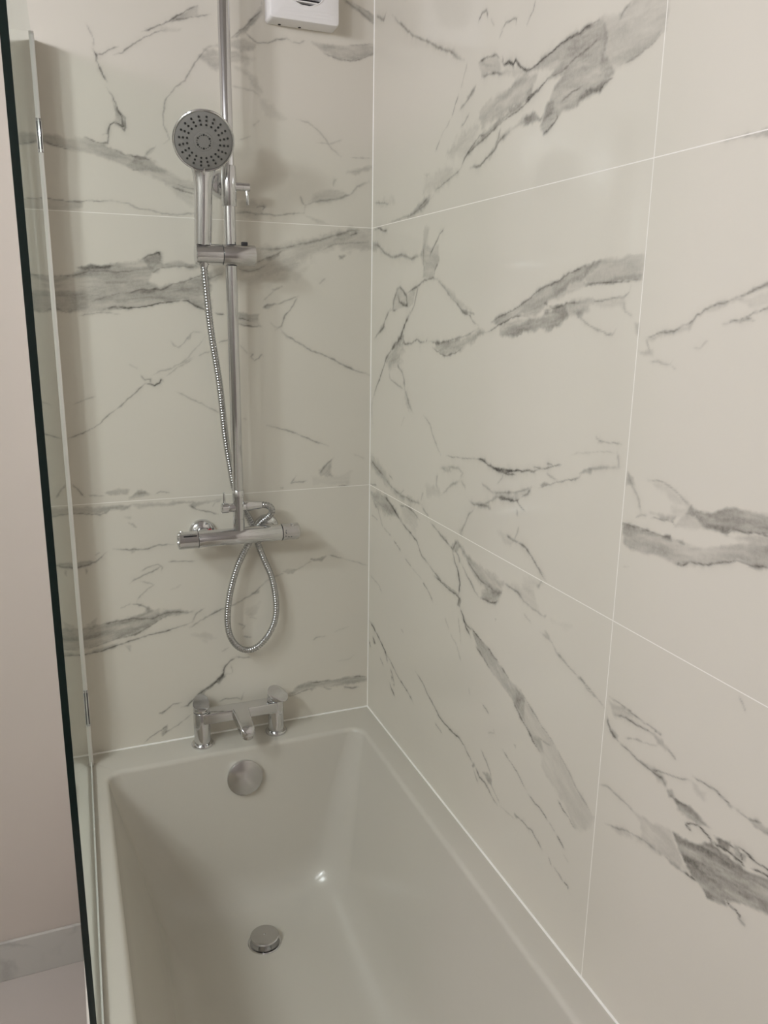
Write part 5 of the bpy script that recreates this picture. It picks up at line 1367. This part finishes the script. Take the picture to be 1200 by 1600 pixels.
# ------------------------------------------------------------------ flexible hose
HOSE = [(-0.3976, -0.075, 1.685), (-0.3975, -0.073, 1.6449), (-0.3938, -0.07, 1.5942), (-0.3854, -0.058, 1.516), (-0.3687, -0.042, 1.4068), (-0.3576, -0.03, 1.2924), (-0.3474, -0.024, 1.2181), (-0.338, -0.02, 1.1648), (-0.3225, -0.018, 1.1255), (-0.3083, -0.018, 1.0984), (-0.297, -0.018, 1.0696), (-0.2873, -0.018, 1.0298), (-0.2734, -0.02, 0.9895), (-0.2562, -0.022, 0.9435), (-0.2488, -0.024, 0.8964), (-0.2485, -0.026, 0.8561), (-0.2569, -0.028, 0.8233), (-0.2802, -0.03, 0.7893), (-0.3109, -0.032, 0.7705), (-0.3405, -0.034, 0.7791), (-0.3602, -0.034, 0.8057), (-0.3676, -0.034, 0.8376), (-0.3661, -0.034, 0.8839), (-0.356, -0.034, 0.9365), (-0.3372, -0.034, 0.9925), (-0.3135, -0.034, 1.0367), (-0.2995, -0.035, 1.0619), (-0.2875, -0.037, 1.0842), (-0.2701, -0.050, 1.1009), (-0.2598, -0.062, 1.1157), (-0.2662, -0.065, 1.1319), (-0.2868, -0.065, 1.1358)]
HOSE[0] = (-0.3976, YS, RIM + 1.099)
hose = thing('shower_hose', (-0.31, -0.034, 0.7635), 'chrome flexible shower hose looping below the bar valve', 'hose')
path = resample(smooth_path(HOSE, 24), 0.004)
for _ in range(14):
    path = [path[0]] + [(path[i - 1] + path[i] * 2 + path[i + 1]) / 4 for i in range(1, len(path) - 1)] + [path[-1]]
path = resample(path, 0.00145)
rad = []
for i in range(len(path)):
    k = i % 4
    rad.append((0.0056, 0.0075, 0.0078, 0.0075)[k])
bm = bmesh.new()
add_tube(bm, path, rad, 14)
link_mesh('hose_tube', bm, M_HOSE, hose, 0)
for me_o in hose.children:
    me_o.data.polygons.foreach_set('use_smooth', [True] * len(me_o.data.polygons))

# ------------------------------------------------------------------ extractor fan
FX0, FX1, FZ0 = -0.2425, -0.0935, RIM + 1.587
FZ1 = FZ0 + 0.155
fan = thing('extractor_fan', ((FX0 + FX1) / 2, 0.0, FZ0), 'white plastic extractor fan with slatted round opening high on the end wall', 'fan')
FCX, FCZ, FR, FD = -0.166, FZ0 + 0.0775, 0.047, 0.043
bm = bmesh.new()
K = 64
# front with a round opening: outer rounded square joined to the circle
ANG = []
for c_ in (45, 135, 225, 315):
    ANG += [math.radians(c_ + d_) for d_ in (-36, -27, -18, -10, -6, -4, -3, -2, -1, 0, 1, 2, 3, 4, 6, 10, 18, 27, 36)]
K = len(ANG)
def square_ring(inset, y, rr):
    """square with rounded corners, one point per listed direction"""
    hx, hz = (FX1 - FX0) / 2 - inset, (FZ1 - FZ0) / 2 - inset
    cx, cz = (FX0 + FX1) / 2, (FZ0 + FZ1) / 2
    pts = []
    for a in ANG:
        c_, s_ = math.cos(a), math.sin(a)
        q = min(hx / abs(c_), hz / abs(s_))
        x, z = q * abs(c_), q * abs(s_)
        if x > hx - rr and z > hz - rr:
            bx, bz = hx - rr, hz - rr
            k = bx * abs(c_) + bz * abs(s_)
            q = k + math.sqrt(max(0, k * k - (bx * bx + bz * bz - rr * rr)))
        pts.append((cx + q * c_, y, cz + q * s_))
    return pts
def circ(r, y):
    return [(FCX + r * math.cos(a), y, FCZ + r * math.sin(a)) for a in ANG]
seq = [square_ring(0.002, -0.0005, 0.006), square_ring(0.0, -0.003, 0.007), square_ring(0.0, -0.006, 0.007), square_ring(0.0010, -FD + 0.004, 0.007), square_ring(0.0022, -FD + 0.0012, 0.007), square_ring(0.0050, -FD, 0.006), circ(FR + 0.003, -FD), circ(FR + 0.0015, -FD - 0.0012), circ(FR, -FD - 0.0005), circ(FR - 0.0005, -FD + 0.020)]
VR = [[bm.verts.new(p) for p in r] for r in seq]
for A, B in zip(VR, VR[1:]):
    for k in range(K):
        bm.faces.new((A[k], A[(k + 1) % K], B[(k + 1) % K], B[k]))
bm.faces.new(VR[0])
link_mesh('fan_housing', bm, M_WHITE_PLASTIC, fan, 35)
bm = bmesh.new()
add_lathe(bm, (FCX, -FD + 0.021, FCZ), (0, -1, 0), [(0, 0), (FR, 0), (FR, 0.001), (0, 0.001)], 48)
link_mesh('dark_duct', bm, M_BLACK, fan)
bm = bmesh.new()
z = FCZ - FR + 0.0072
while z < FCZ + FR - 0.003:
    hw = math.sqrt(max(0, FR ** 2 - (z - FCZ) ** 2))
    add_box(bm, FCX - hw, FCX + hw, -FD, -FD + 0.010, z - 0.0013, z + 0.0013, 0.0005, 1)
    z += 0.0085
link_mesh('grille_slats', bm, M_WHITE_PLASTIC, fan, 30)
bm = bmesh.new()
for k, dz in enumerate((0.010, 0.0165, 0.023)):
    add_box(bm, FX0 + 0.03, FX1 - 0.012, -FD - 0.0004, -FD + 0.001, FZ0 + dz, FZ0 + dz + 0.0008)
link_mesh('front_ribs', bm, M_WHITE_PLASTIC, fan, 0)
for x in (-0.2135, -0.1705):
    bm = bmesh.new()
    add_lathe(bm, (x, -0.0085, FZ0 + 0.0006), (0, 0, -1), [(0, 0), (0.0032, 0), (0.0032, 0.0011), (0, 0.0011)], 16)
    link_mesh('drain_hole', bm, M_BLACK, fan)

# ------------------------------------------------------------------ glass shower screen
screen = thing('glass_shower_screen', (-0.693, 0.0, RIM), 'clear glass bath screen with green edge in a slim wall profile', 'shower screen')
ZT = RIM + 1.503
GA, GB = Vector((-0.6945, -0.045, 0)), Vector((-0.7120, -1.000, 0))
TH = 0.0072
gd = (GB - GA).normalized()
gn = Vector((gd.y, -gd.x, 0))        # side normal
if gn.x < 0:
    gn = -gn
bm = bmesh.new()
z0, z1 = RIM + 0.009, ZT - 0.002
A0, A1 = GA - gn * TH / 2, GA + gn * TH / 2
B0, B1 = GB - gn * TH / 2, GB + gn * TH / 2
vv = [bm.verts.new((p.x, p.y, z)) for z in (z0, z1) for p in (A0, A1, B1, B0)]
fs = [((0, 1, 2, 3), 1), ((4, 5, 6, 7), 1), ((0, 1, 5, 4), 1), ((2, 3, 7, 6), 1), ((1, 2, 6, 5), 0), ((3, 0, 4, 7), 0)]
for idx, mi in fs:
    f = bm.faces.new([vv[i] for i in idx])
    f.material_index = mi
pane = link_mesh('glass_pane', bm, [M_GLASS, M_GLASS_EDGE], screen, 0)
bm = bmesh.new()
add_box(bm, -0.7005, -0.6865, -0.055, 0.0, RIM + 0.001, ZT, 0.0015, 2)
prof = link_mesh('wall_profile', bm, M_ALU, screen, 30)
for za, zb in ((1.296, 1.356), (0.103, 0.191)):
    bm = bmesh.new()
    add_box(bm, -0.6908, -0.6858, -0.0575, -0.053, RIM + za, RIM + zb, 0.0012, 2)
    h = link_mesh('hinge_plate', bm, M_CHROME, prof, 30)
    bm = bmesh.new()
    add_box(bm, -0.6894, -0.6874, -0.0582, -0.0568, RIM + za + 0.006, RIM + zb - 0.006)
    link_mesh('hinge_slot', bm, M_BLACK, h, 0)
bm = bmesh.new()
c0, c1 = GA + Vector((0, -0.01, 0)), GB
for s in (1,):
    q = [c0 - gn * 0.005, c0 + gn * 0.005, c1 + gn * 0.005, c1 - gn * 0.005]
    lo = [bm.verts.new((p.x, p.y, RIM + 0.0008)) for p in q]
    hi = [bm.verts.new((p.x, p.y, RIM + 0.012)) for p in q]
    bm.faces.new(lo); bm.faces.new(hi)
    for k in range(4):
        bm.faces.new((lo[k], lo[(k + 1) % 4], hi[(k + 1) % 4], hi[k]))
link_mesh('bottom_seal', bm, M_SEAL, screen, 0)
